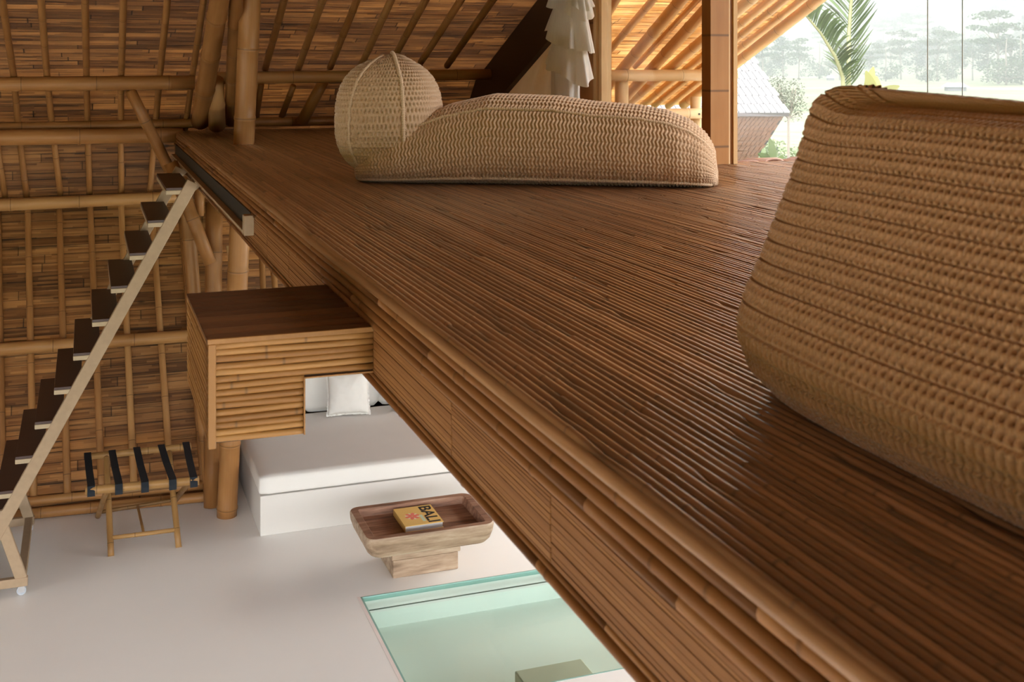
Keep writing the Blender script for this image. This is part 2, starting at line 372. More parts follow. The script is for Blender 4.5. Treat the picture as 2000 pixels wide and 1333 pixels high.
# fascia: nosing, five half canes, slatted panels, shadow gap, bottom rim
def half_cane(mb, x, z, r, y0, y1, flat=1.0, rnd=None, seg=7, step=.3, nodes=True, facing=-1):
    yy = y0; rnd = random.uniform(.2, .75) if rnd is None else rnd
    st = {round(y0, 4), round(y1, 4)}; nl = []
    q = y0 - random.random() * .4
    while q < y1:
        q += random.uniform(.45, .8)
        if nodes and y0 + .02 < q < y1 - .02: nl.append(q); st |= {round(q - .008, 4), round(q, 4), round(q + .008, 4)}
    k = max(1, int((y1 - y0) / step))
    for j in range(k + 1): st.add(round(y0 + (y1 - y0) * j / k, 4))
    ys = sorted(st); vs = []; nd = []; uv = []; fs = []; ph = z * 900
    for yv in ys:
        isn = .6 if any(abs(yv - q) < .003 for q in nl) else 0
        wz = .0012 * math.sin(yv * 3 + ph)
        for a in range(seg):
            t = math.pi * a / (seg - 1)
            vs.append((x + facing * (r * flat * math.sin(t) + (.0015 if isn else 0)), yv, z + wz + r * math.cos(t))); nd.append(isn); uv.append((a / (seg - 1), yv))
    for j in range(len(ys) - 1):
        for a in range(seg - 1): fs.append((j * seg + a, (j + 1) * seg + a, (j + 1) * seg + a + 1, j * seg + a + 1))
    fs.append(tuple(range(seg - 1, -1, -1))); fs.append(tuple((len(ys) - 1) * seg + a for a in range(seg)))
    mb.add(vs, fs, rnd, nd, uv)
mb = MB(); Y0, Y1 = -.6, 11.12
hc = [(DZ - .012 - .0130, .0155), (DZ - .0395, .0145), (DZ - .067, .0145), (DZ - .094, .0145), (DZ - .119, .0130)]
half_cane(mb, EX, hc[0][0], hc[0][1], Y0, Y1, .75, nodes=False); mb.build('trim_6', M['deck'], smooth=True)['kind'] = 'structure'; mb = MB()
for z, r in hc[1:]:
    y = Y0
    while y < Y1:
        y2 = min(Y1, y + random.uniform(1.6, 2.6)); half_cane(mb, EX, z, r, y, y2 - .0008, .95); y = y2
mb.build('trim_1', M['fascia'], smooth=True)['kind'] = 'structure'
mb = MB()   # panels of thin slats
y = Y0
for y2 in (1.25, 1.925, 2.52, 3.28, 3.99, 4.75, 5.35, 6.1, 7.0, 8.0, 9.2, 10.2, Y1):
    z = 2.838
    while z > 2.718:
        h = random.uniform(.007, .013); mb.box((EX - .004 - random.random() * .0022, y + .002, max(z - h, 2.716)), (EX + .02, y2 - .002, z - .0012), random.random()); z -= h
    y = y2
for i, v in enumerate(mb.v): mb.uv[i] = (v[2] * 20, v[1])
mb.build('trim_2', M['panel'])['kind'] = 'structure'
mb = MB(); mb.box((EX + .004, Y0, 2.70), (EX + .03, Y1, DZ - .02)); mb.build('trim_3', M['channel'])['kind'] = 'structure'
mb = MB()
for z, r, x in ((2.7045, .0065, EX - .001), (2.689, .0105, EX - .004)):
    y = Y0
    while y < Y1: y2 = min(Y1, y + random.uniform(1.8, 2.7)); half_cane(mb, x, z, r, y, y2 - .002, .8); y = y2
mb.box((EX, Y0, 2.679), (EX + .05, Y1, 2.697))
mb.build('trim_4', M['fascia'], smooth=True)['kind'] = 'structure'

# ------------------------------------------------------------------ bamboo poles
ORD = 'first second third fourth fifth sixth seventh eighth ninth tenth eleventh twelfth thirteenth fourteenth fifteenth sixteenth seventeenth eighteenth nineteenth twentieth twenty-first twenty-second twenty-third twenty-fourth twenty-fifth twenty-sixth twenty-seventh twenty-eighth'.split()
def pole_mesh(pts, r0, r1=None, seg=14, internode=.34, bend=.0, hollow=True):
    r1 = r1 or r0; pts = [Vector(p) for p in pts]; L = [0]
    for a, b in zip(pts, pts[1:]): L.append(L[-1] + (b - a).length)
    T = L[-1]
    def at(s):
        for i in range(len(pts) - 1):
            if s <= L[i + 1] or i == len(pts) - 2:
                k = (s - L[i]) / max(1e-6, L[i + 1] - L[i]); return pts[i].lerp(pts[i + 1], k)
    ss = {0.0, T}; nds = []; q = random.random() * internode
    for l in L[1:-1]: ss |= {l}
    while q < T - .02:
        if q > .02: nds.append(q); ss |= {q - .018, q - .006, q, q + .006, q + .018}
        q += internode * random.uniform(.8, 1.2)
    for j in range(1, int(T / .25)): ss.add(T * j / int(T / .25))
    ss = sorted(x for x in ss if 0 <= x <= T); ph = random.random() * 6
    P = []; R = []; ND = []
    for s in ss:
        p = at(s); P.append(p); r = r0 + (r1 - r0) * s / T; nd = 0
        for q in nds:
            if abs(s - q) < .003: nd = .9; r *= 1.0
            elif abs(s - q) < .008: r *= 1.07
            elif abs(s - q) < .02: nd = .12
        R.append(r); ND.append(nd)
    mb = MB(); mb.tube(P, R, seg, True, random.random(), ND); return mb
def pole(name, pts, r0, r1=None, label=None, cat='bamboo pole', group=None, m='pole', seg=14, internode=.34, parent=None):
    o = pole_mesh(pts, r0, r1, seg, internode).build(name, M[m], parent, smooth=True)
    sh = o.data
    return tag(o, label, cat if parent is None else None, group)
# long horizontal purlins along the far wall and roof
def hbeam(px, py, px2, py2, r, off, label, x0=None, x1=None, m='pole', internode=.5):
    a = onP(px, py, off); b = onP(px2, py2, off); y, z = (a.y + b.y) / 2, (a.z + b.z) / 2
    return pole('bamboo_purlin', [(x0 if x0 is not None else a.x, a.y, a.z), (x1 if x1 is not None else b.x, b.y, b.z)], r, None, label, 'bamboo purlin', 'horizontal bamboo purlins on the far wall and roof', m, 16, internode)
RIBS_R = .027
off_b = .055 + .06
a = onP(0, 165, .11); b = onP(380, 161, .11); dx = (b - a)
pole('bamboo_purlin', [a - dx * 1.2, b], .060, None, 'thick horizontal bamboo purlin high on the roof mat, running behind the ladder head', 'bamboo purlin', 'horizontal bamboo purlins', 'pole', 16, .5)
a = onP(420, 153, .11); b = onP(905, 146, .11); pole('bamboo_purlin', [a, b + (b - a) * .12], .055, .05, 'horizontal bamboo purlin behind the crocheted lounger, against the dark roof', 'bamboo purlin', 'horizontal bamboo purlins', 'pole', 16, .5)
a = onY(-60, 270, 10.85); b = onY(356, 264, 10.95); pole('bamboo_purlin', [a - (b - a) * 1.5, b], .075, .066, 'thickest horizontal bamboo purlin, ending at the loft corner', 'bamboo purlin', 'horizontal bamboo purlins', 'pole', 18, .62)
a = onY(-60, 251, 10.98); b = onY(400, 240, 11.0); c = onY(925, 232, 11.02); pole('bamboo_purlin', [a - (b - a), b, c], .042, .045, 'slender bamboo pole lying along the back end of the loft floor', 'bamboo purlin', 'horizontal bamboo purlins', 'pole', 16, .55)
a = onP(0, 401, .11); b = onP(330, 386, .11); a.z = (a.z + b.z) / 2 + .01; b.z = a.z - .0; a.y = b.y = 11.27; 
a = onY(0, 401, 11.27); b = onY(330, 385.5, 11.27); pole('bamboo_purlin', [a - (b - a) * 1.5, b + (b - a) * .1], .058, .055, 'horizontal bamboo purlin at the eave fold behind the ladder treads', 'bamboo purlin', 'horizontal bamboo purlins', 'pole', 16, .55)
a = onP(0, 683, .10); b = onP(372, 656, .10); pole('bamboo_purlin', [a - (b - a) * 1.5, b + (b - a) * .3], .055, .052, 'horizontal bamboo purlin halfway up the lower wall, meeting the slatted box', 'bamboo purlin', 'horizontal bamboo purlins', 'pole', 16, .55)
a = onZ(0, 1010, .045); b = onZ(350, 976, .045); pole('bamboo_purlin', [a - (b - a) * 1.5, b + (b - a) * .25], .042, .04, 'bamboo skirting pole lying on the white floor at the wall foot', 'bamboo purlin', 'horizontal bamboo purlins', 'pole', 14, .45)
a = onP(0, 985, .045); b = onP(400, 948, .045); pole('bamboo_purlin', [a - (b - a) * 1.5, b + (b - a) * .1], .035, .035, 'thinner bamboo pole just above the skirting pole', 'bamboo purlin', 'horizontal bamboo purlins', 'pole', 14, .45)
# ribs of the lower wall
lowribs = [(-4, 414, 6, 985), (54, 414, 66, 980), (115.5, 411, 132, 970), (176, 408, 199, 963), (236, 400, 262, 955), (295, 400, 334, 945), (352, 420, 398, 945), (508, 440, 520, 700), (524, 450, 552, 700)]
for i, (a0, a1, b0, b1) in enumerate(lowribs):
    p = onP(a0, a1 - 12, .028); q = onP(b0, b1, .028); mid = onP((a0 + b0) / 2, (a1 + b1) / 2, .028)
    t = 'slim upright rib on the lower wall, ' + (ORD[i] + ' from the left edge of the photo' if i < 7 else ('just beyond the thick column' if i == 7 else 'close under the loft edge'))
    yk = 10.72 - .024; k = None
    d1 = [p, q]
    for s in np.linspace(0, 1, 60):
        r_ = onP(a0 + (b0 - a0) * s, (a1 - 12) + (b1 - a1 + 12) * s, .028)
        if k is None and r_.z < 1.24: k = r_
    pts = [p, k, q] if k is not None and q.z < 1.1 else [p, q]
    pole('bamboo_rib', pts, .026, .029, t, 'bamboo rib', 'slim bamboo ribs of the far wall', 'rib', 10, .42)
# ribs of the upper roof: tracks through (x at y)
upribs = [[(-40, 0), (-18, 150), (-5, 290), (10, 385)], [(4, 0), (27, 150), (36, 250), (52, 385)], [(80, 0), (92, 150), (102, 250), (118, 380)], [(166, 0), (169, 150), (171, 250), (175, 380)],
          [(241, 0), (237, 145), (236, 250), (237, 378)], [(327, 0), (313, 140), (303, 250), (293, 375)], [(398, 0), (377, 140), (362, 250), (340, 372)]]
for i, tr in enumerate(upribs):
    pts = []
    x0, y0 = tr[0]; x1, y1 = tr[1]; tr = [(x0 + (x0 - x1) * .9, y0 - (y1 - y0) * .9)] + tr
    for (xa, ya), (xb, yb) in zip(tr, tr[1:]):
        for s in (0, .5): pts.append(onP(xa + (xb - xa) * s, ya + (yb - ya) * s, .028))
    pts.append(onP(*tr[-1], .028))
    pole('bamboo_rib', pts, .027, .026, 'slim rafter on the roof above the ladder, ' + ORD[i] + ' from the left edge of the photo', 'bamboo rib', 'slim bamboo rafters of the roof', 'rib', 10, .42)
sec = [(555, 0, 518, 135), (630, 0, 582, 136), (697, 0, 645, 132), (764, 0, 705, 129), (831, 0, 770, 112), (900, 0, 822, 122), (962, 0, 873, 129)]
for i, (a0, a1, b0, b1) in enumerate(sec):
    p = onP(a0 + (a0 - b0) * .6, a1 - (b1 - a1) * .6, .028); q = onP(b0, b1, .028)
    pole('bamboo_rib', [p, q], .032, .029, 'slim rafter on the shaded roof above the lounger, ' + ORD[i] + ' from the round post', 'bamboo rib', 'slim bamboo rafters of the roof', 'rib', 10, .42)
for i, (a0, a1, b0, b1) in enumerate([(510, 165, 500, 232), (573, 168, 550, 228), (745, 165, 722, 235)]):
    pole('bamboo_rib', [onP(a0, a1, .028), onP(b0, b1, .028)], .028, .028, 'short rib between the purlin and the loft end, ' + ORD[i] + ' beyond the round post', 'bamboo rib', 'slim bamboo rafters of the roof', 'rib', 10, .42)
# columns and struts
cb = onZ(443, 1008, 0); cd = onZ(476, 281, DZ); dd = (cd - cb)
pole('bamboo_column', [cb, cd, cb + dd * 1.55], .078, .080, 'thick round bamboo column rising from the white floor past the loft corner to the roof', 'bamboo column', None, 'pole', 24, .62)
pb = onZ(414, 990, 0); pt = onY(418, 395, pb.y + .25); pole('bamboo_post', [pb, pt], .066, .070, 'bamboo post standing close behind the thick column, under the loft', 'bamboo post', None, 'pole', 20, .6)
pb = onY(402, 960, 10.05); pt = onY(360, 345, 10.2); pole('bamboo_post', [onY(412, 975, 10.0), pt], .058, .055, 'slanting bamboo post beside the ladder head, passing behind the slatted box', 'bamboo post', None, 'pole', 20, .6)
pole('bamboo_strut', [onY(333, 318, 9.95), onY(411, 515, 9.85)], .058, .05, 'short diagonal bamboo strut butting against the post under the loft', 'bamboo strut', None, 'pole', 18, .5)
pole('bamboo_strut', [onY(388, 345, 10.05), onY(391, 422, 9.95)], .058, .03, 'stubby pointed bamboo piece hanging under the loft corner', 'bamboo strut', None, 'pole', 18, .9)
pole('bamboo_strut', [onY(254, 176, 10.45), onY(330, 330, 10.6)], .046, .05, 'shiny diagonal bamboo brace crossing behind the two big purlins', 'bamboo strut', None, 'pole', 18, .45)
pole('bamboo_strut', [onP(446, -110, .12), onY(391, 238, 10.75)], .07, .078, 'large slanting bamboo pole rising from the loft corner to the roof', 'bamboo strut', None, 'pole', 20, .62)
pole('bamboo_strut', [onY(421, 158, 10.15), onY(424, 246, 10.6)], .068, .074, 'short upright bamboo stub between slanting pole and round column', 'bamboo strut', None, 'pole', 20, .8)
pole('bamboo_strut', [onP(466, -100, .1), onY(450, 236, 10.8)], .05, .055, 'slanting bamboo pole mostly hidden behind the round column', 'bamboo strut', None, 'pole', 20, .55)
pole('bamboo_strut', [onY(632, 158, 10.7), onY(589, 240, 10.9)], .05, .055, 'short inclined bamboo brace behind the loft end, beside the round column', 'bamboo strut', None, 'pole', 20, .6)
pole('bamboo_strut', [onY(458, 560, 9.9), onY(446, 480, 9.9)], .02, .02, 'thin pale bamboo sliver wedged between post and thick column', 'bamboo strut', None, 'pale', 10, .6)

# dark board under the roof slope, curtain side
mb = MB(); X = 3.52
pts = [(11.2, 3.22), (3.0, 6.66)]
for j, (y, z) in enumerate(pts): mb.v += [(X, y, z + .02), (X + .05, y, z + .02), (X + .05, y, z - .44), (X, y, z - .44)]
mb.f = [(0, 1, 5, 4), (1, 2, 6, 5), (2, 3, 7, 6), (3, 0, 4, 7), (0, 3, 2, 1), (4, 5, 6, 7)]; mb.r = [.5] * 8; mb.n = [0] * 8; mb.uv = [(v[2], v[1]) for v in mb.v]
mb.build('trim_5', M['dark'])['kind'] = 'structure'
# ------------------------------------------------------------------ glazed frame at the gable
def boxobj(name, lo, hi, m, parent=None, bevel=.003, uvax=(0, 2), rnd=None):
    mb = MB(); mb.box(lo, hi, random.random() if rnd is None else rnd); mb.uv = [((v[uvax[0]] + v[1 if uvax[0] == 0 else 1] * .7) * 3, v[uvax[1]]) for v in mb.v]
    return mb.build(name, m, parent, bevel=bevel)
def board(name, lo, hi, m, parent, nodes_at=()):
    """upright bamboo-faced board with node lines across it"""
    mb = MB(); zs = sorted({lo[2], hi[2], *[q + e for q in nodes_at for e in (-.010, -.003, .003, .010)]})
    vs = []; nd = []; uv = []
    for z in zs:
        isn = .8 if any(abs(z - q) < .004 for q in nodes_at) else 0
        for i, (x, y) in enumerate(((lo[0], lo[1]), (hi[0], lo[1]), (hi[0], hi[1]), (lo[0], hi[1]))): vs.append((x, y, z)); nd.append(isn); uv.append(((x + y) * 2.5, z))
    fs = []
    for j in range(len(zs) - 1):
        for i in range(4): fs.append((j * 4 + i, j * 4 + (i + 1) % 4, (j + 1) * 4 + (i + 1) % 4, (j + 1) * 4 + i))
    fs += [(3, 2, 1, 0), tuple((len(zs) - 1) * 4 + i for i in range(4))]
    mb.add(vs, fs, random.random(), nd, uv); return mb.build(name, m, parent)
M['postface'] = bamboo('post_face', (.22, .085, .022), (.33, .145, .042), (.42, .21, .075), .38, streak=10)
def zroof(Y): return 3.126 + .4197 * (11.42 - Y)
g = empty('door_post', (3.68, 6.36, DZ), 'flat amber bamboo-faced door post with pale edge strips, beyond the lounger foot', 'door post')
board('post_face', (3.585, 6.33, DZ), (3.712, 6.44, 5.2), M['postface'], g, (3.078, 3.42, 3.76, 4.1))
board('door_stop', (3.712, 6.335, DZ), (3.722, 6.43, 5.2), M['pale'], g)
board('side_panel', (3.722, 6.345, DZ), (3.745, 6.43, 5.2), M['postface'], g)
board('edge_strip', (3.745, 6.33, DZ), (3.772, 6.43, 5.2), M['pale'], g)
g = empty('door_post', (3.75, 8.45, DZ), 'amber bamboo-faced post between the tied curtain and the veranda glass', 'door post')
board('post_face', (3.72, 8.36, DZ), (3.86, 8.70, zroof(8.6) - .02), M['postface'], g, (3.12, 3.49, 3.9))
board('door_stop', (3.70, 8.30, DZ), (3.74, 8.35, zroof(8.4)), M['pale'], g)
board('edge_strip', (3.72, 8.24, DZ), (3.80, 8.29, zroof(8.3)), M['pale'], g)
def pane(name, lo, hi): o = MB().box(lo, hi).build(name, M['window']); o['kind'] = 'structure'; return o
pane('window_1', (3.762, 6.46, DZ + .01), (3.770, 8.23, zroof(8.3) - .05))
sx1 = onY(1812, 100, 6.42).x; sx2 = onY(1880, 100, 6.42).x
pane('window_2', (3.79, 6.415, DZ + .01), (sx1 - .002, 6.425, 5.2)); pane('window_3', (sx1 + .004, 6.415, DZ + .01), (sx2 - .002, 6.425, 5.2)); pane('window_4', (sx2 + .004, 6.415, DZ + .01), (8.6, 6.425, 5.2))
mb = MB()
for x in (sx1, sx2): mb.box((x - .002, 6.416, DZ), (x + .002, 6.424, 5.2))
mb.build('window_seam', plain('glass_seam', (.28, .32, .32), .3))['kind'] = 'structure'
# ------------------------------------------------------------------ veranda rafters outside the glass
def onR(px, py, off=0.0):
    d = ray(px, py); t = (3.126 + .4197 * 11.42 - off - CZ) / (d.z + .4197 * d.y); return CAM + d * t
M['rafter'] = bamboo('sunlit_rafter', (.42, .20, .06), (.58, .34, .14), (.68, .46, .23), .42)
vr = [(1202, 0, 1178, 41, .042, .05), (1275, 0, 1174, 118, .034, .04), (1330, 0, 1187, 169, .055, .12), (1362, 0, 1240, 131, .026, .05), (1396, 0, 1231, 180, .055, .12), (1465, 0, 1231, 199, .052, .1),
      (1504, 0, 1255, 206, .038, .045), (1533, 0, 1277, 207, .036, .045), (1566, 0, 1304, 208, .036, .045), (1592, 4, 1334, 205, .052, .06)]
vl = ['hidden beside the amber post', 'thin and faint, second out from the amber post', 'thick, first crossing the upper rail', 'thin, tucked between two thick poles', 'thick, second of the three that cross the upper rail', 'thick, last of the three that cross the upper rail',
      'slim, fourth in from the outer roof edge', 'slim, third in from the outer roof edge', 'slim, next to the outermost', 'stout outermost one along the open roof edge']
for (a0, a1, b0, b1, r, off), l in zip(vr, vl):
    p = onR(a0, a1, off); q = onR(b0, b1, off); p = p + (p - q) * .5
    if r > .05 and b0 < 1240: q = q + (q - p) * .04
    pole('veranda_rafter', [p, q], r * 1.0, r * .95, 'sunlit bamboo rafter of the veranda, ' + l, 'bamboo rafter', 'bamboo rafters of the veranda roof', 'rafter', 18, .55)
YR = 10.05
a = onY(1168, 148, YR); b = onY(1392, 147, YR); z = a.z
pole('veranda_rail', [(a.x, YR, z), (b.x + .25, YR, z)], .056, .056, 'upper pale bamboo rail outside the glass, behind the thick rafters', 'bamboo rail', None, 'pale', 18, .6)
a = onY(1225, 224, YR - .2); b = onY(1387, 222, YR - .2)
g = pole('veranda_rail', [(a.x - .5, YR - .2, a.z), (b.x + .1, YR - .2, a.z)], .050, .050, 'lower pale bamboo rail with two bolt holes, just above the lounger end', 'bamboo rail', None, 'pale', 18, .6)
for px in (1366, 1377):
    c = onY(px, 223, YR - .255); o = MB().tube([c + Vector((0, .012, 0)), c], .010, 10).build('bolt', M['channel'], g)
a = onY(1214, 140, YR + .12); b = onY(1214, 215, YR + .12)
pole('veranda_post', [(a.x, a.y, a.z), (a.x, a.y, 2.3)], .066, .066, 'pale upright bamboo post outside the glass under the upper rail', 'bamboo post', None, 'pale', 20, .6)
a = onY(1359, 189, YR - .08)
pole('veranda_post', [(a.x, a.y, a.z), (a.x, a.y, 2.3)], .054, .054, 'short pale bamboo stub post behind the lower rail', 'bamboo post', None, 'pale', 20, .5)
MB().box((3.9, 6.6, 2.2), (5.9, 11.5, 2.32)).build('floor_veranda', M['fascia'])['kind'] = 'structure'
# curled wooden ridge shingles just past the deck edge
M['curl'] = bamboo('curled_shingle', (.22, .11, .07), (.36, .19, .13), (.50, .30, .22), .6)
for i in range(17):
    x = 4.05 + i * .17; mb = MB(); vs = []; fs = []; n = 9
    for j in (0, 1):
        for k in range(n):
            t = math.pi * (k / (n - 1)) * .9; vs.append((x + .09 * math.cos(t) - .05 * j, 6.62 + .22 * j, 2.885 + .065 * math.sin(t) + .012 * (i % 2) - .02 * j))
    for k in range(n - 1): fs.append((k, k + 1, n + k + 1, n + k))
    mb.add(vs, fs, random.random()); o = mb.build('roof_shingle', M['curl'], smooth=True); s = o.modifiers.new('s', 'SOLIDIFY'); s.thickness = .014
    tag(o, 'curled brown wooden shingle past the loft floor, ' + '%s from the door post' % ORD[i], 'shingle', 'curled shingles along the roof edge past the loft')
mb = MB(); mb.add([(3.8, 6.5, 2.9), (7.6, 6.5, 2.9), (7.6, 7.3, 2.55), (3.95, 7.3, 2.55)], [(0, 1, 2, 3)]); mb.build('roof_slope_below', M['curl'])['kind'] = 'structure'

# ------------------------------------------------------------------ curtain
def linen_mat(name, col, tr=.35):
    m, nt, b = mat(name); b.inputs['Roughness'].default_value = .9; b.inputs['Specular IOR Level'].default_value = .1
    tcn = N(nt, 'ShaderNodeTexCoord').outputs['Object']
    s = noise_of(nt, mapping(nt, tcn, (60, 60, 9)), 1.0, 5, .7); s2 = noise_of(nt, mapping(nt, tcn, (300, 300, 900)), 1.0, 2)
    c = mixc(nt, mth(nt, 'MULTIPLY', mth(nt, 'ADD', s, s2), .5), tuple(x * .78 for x in col), tuple(min(1, x * 1.15) for x in col))
    nt.links.new(c, b.inputs['Base Color']); bump(nt, b, s2, .3, .002)
    t = N(nt, 'ShaderNodeBsdfTranslucent'); nt.links.new(c, t.inputs[0]); mx = N(nt, 'ShaderNodeMixShader'); mx.inputs[0].default_value = tr
    nt.links.new(b.outputs[0], mx.inputs[1]); nt.links.new(t.outputs[0], mx.inputs[2]); nt.links.new(mx.outputs[0], nt.nodes['Material Output'].inputs[0]); return m
M['curtain'] = linen_mat('natural_linen', (.52, .38, .235), .25); M['ruffle'] = linen_mat('white_gauze', (.86, .83, .79), .35)
edge = [(-140, 1128), (-60, 1085), (0, 1044), (30, 1027), (60, 1008), (95, 985), (120, 968), (150, 951), (178, 932), (195, 918), (235, 905), (262, 900)]
rows = []; ys = np.linspace(-140, 262, 60); R = random.Random(3)
g = empty('linen_curtain', (3.64, 9.6, DZ), 'beige linen curtain across the gable with a white ruffled gathered bunch', 'curtain')
vs = []; nx = 46
for y in ys:
    xl = np.interp(y, [e[0] for e in edge], [e[1] for e in edge]) + 2.5 * math.sin(y * .11) + 1.5 * math.sin(y * .23)
    for i in range(nx):
        k = i / (nx - 1); px = xl + (1092 - xl) * k
        p = onX(px, y, 3.66); amp = .018 * (.3 + k)
        f = math.sin(k * 19 + y * .012) + .5 * math.sin(k * 41 + y * .02) + 1.3 * math.exp(-((px - (1078 - max(0, (y - 80)) * .35)) / 3) ** 2)
        vs.append((3.655 - amp * f * .6, p.y, p.z))
fs = [(j * nx + i, j * nx + i + 1, (j + 1) * nx + i + 1, (j + 1) * nx + i) for j in range(len(ys) - 1) for i in range(nx - 1)]
MB().add(vs, fs).build('curtain_panel', M['curtain'], g, smooth=True)
# ruffled bunch: tiers of gathered gauze
def tier(name, ytop, ybot, wt, wb, cx, seed, depth=1.0, hem=10, slope=16):
    rr = random.Random(seed); vs = []; n = 84; m = 16
    ph = [rr.random() * 6 for _ in range(4)]
    for j in range(m):
        k = j / (m - 1); 
        for i in range(n):
            a = 2 * math.pi * i / n; wv = wt + (wb - wt) * k ** .8
            rip = 1 + (.04 + .20 * k) * math.sin(a * 7 + ph[0]) * .6 + (.02 + .05 * k) * math.sin(a * 13 + ph[1]) * .6 + .06 * math.sin(a * 3 + ph[2])
            px = cx + math.cos(a) * wv * rip * .5; y = ytop + (ybot - ytop) * k + (hem * math.sin(a * 3 + ph[3]) * .35 + slope * math.cos(a) * 1.1) * k + 1.5 * math.sin(a * 11 + ph[1]) * k
            X = 3.50 - math.sin(a) * wv * rip * .5 / F * 9.2 * depth * .9
            p = onX(px, y, 3.50); vs.append((X, p.y, p.z))
    fs = [(j * n + i, j * n + (i + 1) % n, (j + 1) * n + (i + 1) % n, (j + 1) * n + i) for j in range(m - 1) for i in range(n)]
    o = MB().add(vs, fs).build(name, M['ruffle'], g, smooth=True); s = o.modifiers.new('s', 'SUBSURF'); s.levels = 1; s.render_levels = 1; return o
tier('ruffle', -90, -28, 40, 62, 1112, 1); tier('ruffle', -45, 22, 42, 66, 1115, 2); tier('ruffle', 8, 82, 44, 70, 1112, 3, slope=20); tier('ruffle', 66, 142, 42, 66, 1110, 4, slope=22); tier('ruffle', 128, 262, 44, 40, 1104, 5, slope=2)
tier('ruffle', -20, 10, 30, 46, 1126, 7, slope=8)

# ------------------------------------------------------------------ crocheted things
def knit(U, V, p=.0225, q=.0195, seed=0, pits=False):
    U = U + .0015 * np.sin(V * 31 + seed) ; V = V + .0018 * np.sin(U * 9 + seed)
    row = np.floor(V / p); fr = V / p - row; r = np.sin(np.pi * fr) ** .8; dr = np.where(row % 2 == 0, 1., -1.)
    s = .5 + .5 * np.cos(2 * np.pi * (U / q + .50 * dr * (fr - .5)))
    g = np.abs((V / (2 * p)) % 1.0 - .5); gr = np.exp(-((.5 - g) / .05) ** 2)
    if pits:
        du = (U / q + .5 * (row % 2)) % 1.0 - .5; pit = np.exp(-((du / .29) ** 2 + ((fr - .5) / .30) ** 2) ** 1.7) * np.where(row % 2 == 0, 1.0, .8)
        return .9 - 1.0 * pit - .45 * gr + .10 * np.sin(2 * np.pi * (2 * U / q + V / p))
    return .32 * r + .75 * s ** .7 - .25 * gr
def surf(name, P, closed_u, Uc, Vc, amp, material, parent, mask=None, seed=0, capends=True, kp=.0225, kq=.0195, pits=False):
    """P [nv,nu,3]; displaced by the crochet pattern along its normals"""
    nv, nu, _ = P.shape
    if closed_u: du = (np.roll(P, -1, 1) - np.roll(P, 1, 1))
    else: du = np.gradient(P, axis=1)
    dv = np.gradient(P, axis=0); n = np.cross(du, dv); ln = np.linalg.norm(n, axis=2, keepdims=True); n = n / np.maximum(ln, 1e-9)
    ctr = P.reshape(-1, 3).mean(0); sgn = np.sign(((P - ctr) * n).sum()); n *= sgn
    H = knit(Uc, Vc, kp, kq, seed, pits) * amp
    if mask is not None: H = H * mask
    Q = P + n * H[..., None]
    me = bpy.data.meshes.new(name); me.vertices.add(nv * nu); me.vertices.foreach_set('co', Q.reshape(-1).astype(np.float32))
    I = np.arange(nv * nu).reshape(nv, nu); J = I[:, list(range(1, nu)) + ([0] if closed_u else [])] ; A = I[:, :nu if closed_u else nu - 1]
    q = np.stack([A[:-1], J[:-1], J[1:], A[1:]], -1).reshape(-1, 4)
    if sgn < 0: q = q[:, ::-1]
    nf = len(q); me.loops.add(nf * 4); me.loops.foreach_set('vertex_index', q.reshape(-1).astype(np.int32)); me.polygons.add(nf)
    me.polygons.foreach_set('loop_start', (np.arange(nf) * 4).astype(np.int32)); me.polygons.foreach_set('loop_total', np.full(nf, 4, np.int32)); me.update(calc_edges=True); me.validate()
    return link_mesh(name, me, material, parent, True), P, n
def ring(a, b, e, n, e2=None):
    """superellipse, resampled at even arc length, half sizes a,b"""
    t = np.linspace(0, 2 * np.pi, 721); c, s = np.cos(t), np.sin(t)
    x = a * np.sign(c) * np.abs(c) ** (2 / e); y = b * np.sign(s) * np.abs(s) ** (2 / (e2 or e))
    L = np.concatenate([[0], np.cumsum(np.hypot(np.diff(x), np.diff(y)))]); k = np.linspace(0, L[-1], n, endpoint=False)
    return np.interp(k, L, x), np.interp(k, L, y), k, L[-1]
e1 = np.array([.874, -.486, 0]); e2 = np.array([.486, .874, 0]); P0 = np.array([1.46, 5.84, DZ])
g = empty('crocheted_lounger', (1.9, 5.8, DZ), 'long beige crocheted floor lounger with a domed headrest on the cane loft floor', 'lounger')
# body
nl, nr = 620, 430
S = np.linspace(-.245, 1.645, nl)
zt = np.interp(S, [-.245, -.235, -.205, -.12, 0, .12, .26, .49, .825, 1.0, 1.26, 1.39, 1.50, 1.58, 1.62, 1.637, 1.645], [.03, .13, .20, .25, .29, .335, .395, .447, .437, .41, .39, .365, .32, .255, .19, .12, .03])
ker = np.hanning(13); ker /= ker.sum(); zt = np.convolve(np.pad(zt, 6, 'edge'), ker, 'valid')
wd = .31 * np.interp(S, [-.245, -.23, -.19, -.10, 0.03, 1.2, 1.45, 1.56, 1.61, 1.635, 1.645], [.04, .45, .70, .92, 1, 1, .94, .78, .57, .33, .04]); wd = np.convolve(np.pad(wd, 10, 'edge'), np.hanning(21) / np.hanning(21).sum(), 'valid')
P = np.zeros((nl, nr, 3)); U = np.zeros((nl, nr)); V = np.zeros((nl, nr))
arcl = np.concatenate([[0], np.cumsum(np.hypot(np.diff(S), np.diff(zt)))])
for i in range(nl):
    x, z, k, L = ring(wd[i], max(zt[i], .02) / 2, 2.55, nr)
    # x: across (front is -e2), z: up; start so seam lies underneath
    zc = zt[i] / 2 + .0; tilt = .03 * (z / max(zt[i] / 2, .01))
    P[i] = P0 + S[i] * e1 + np.outer(.30 + x + tilt, e2) + np.outer(z + zc + .004, [0, 0, 1]); U[i] = arcl[i]; V[i] = k / L * .0225 * 74
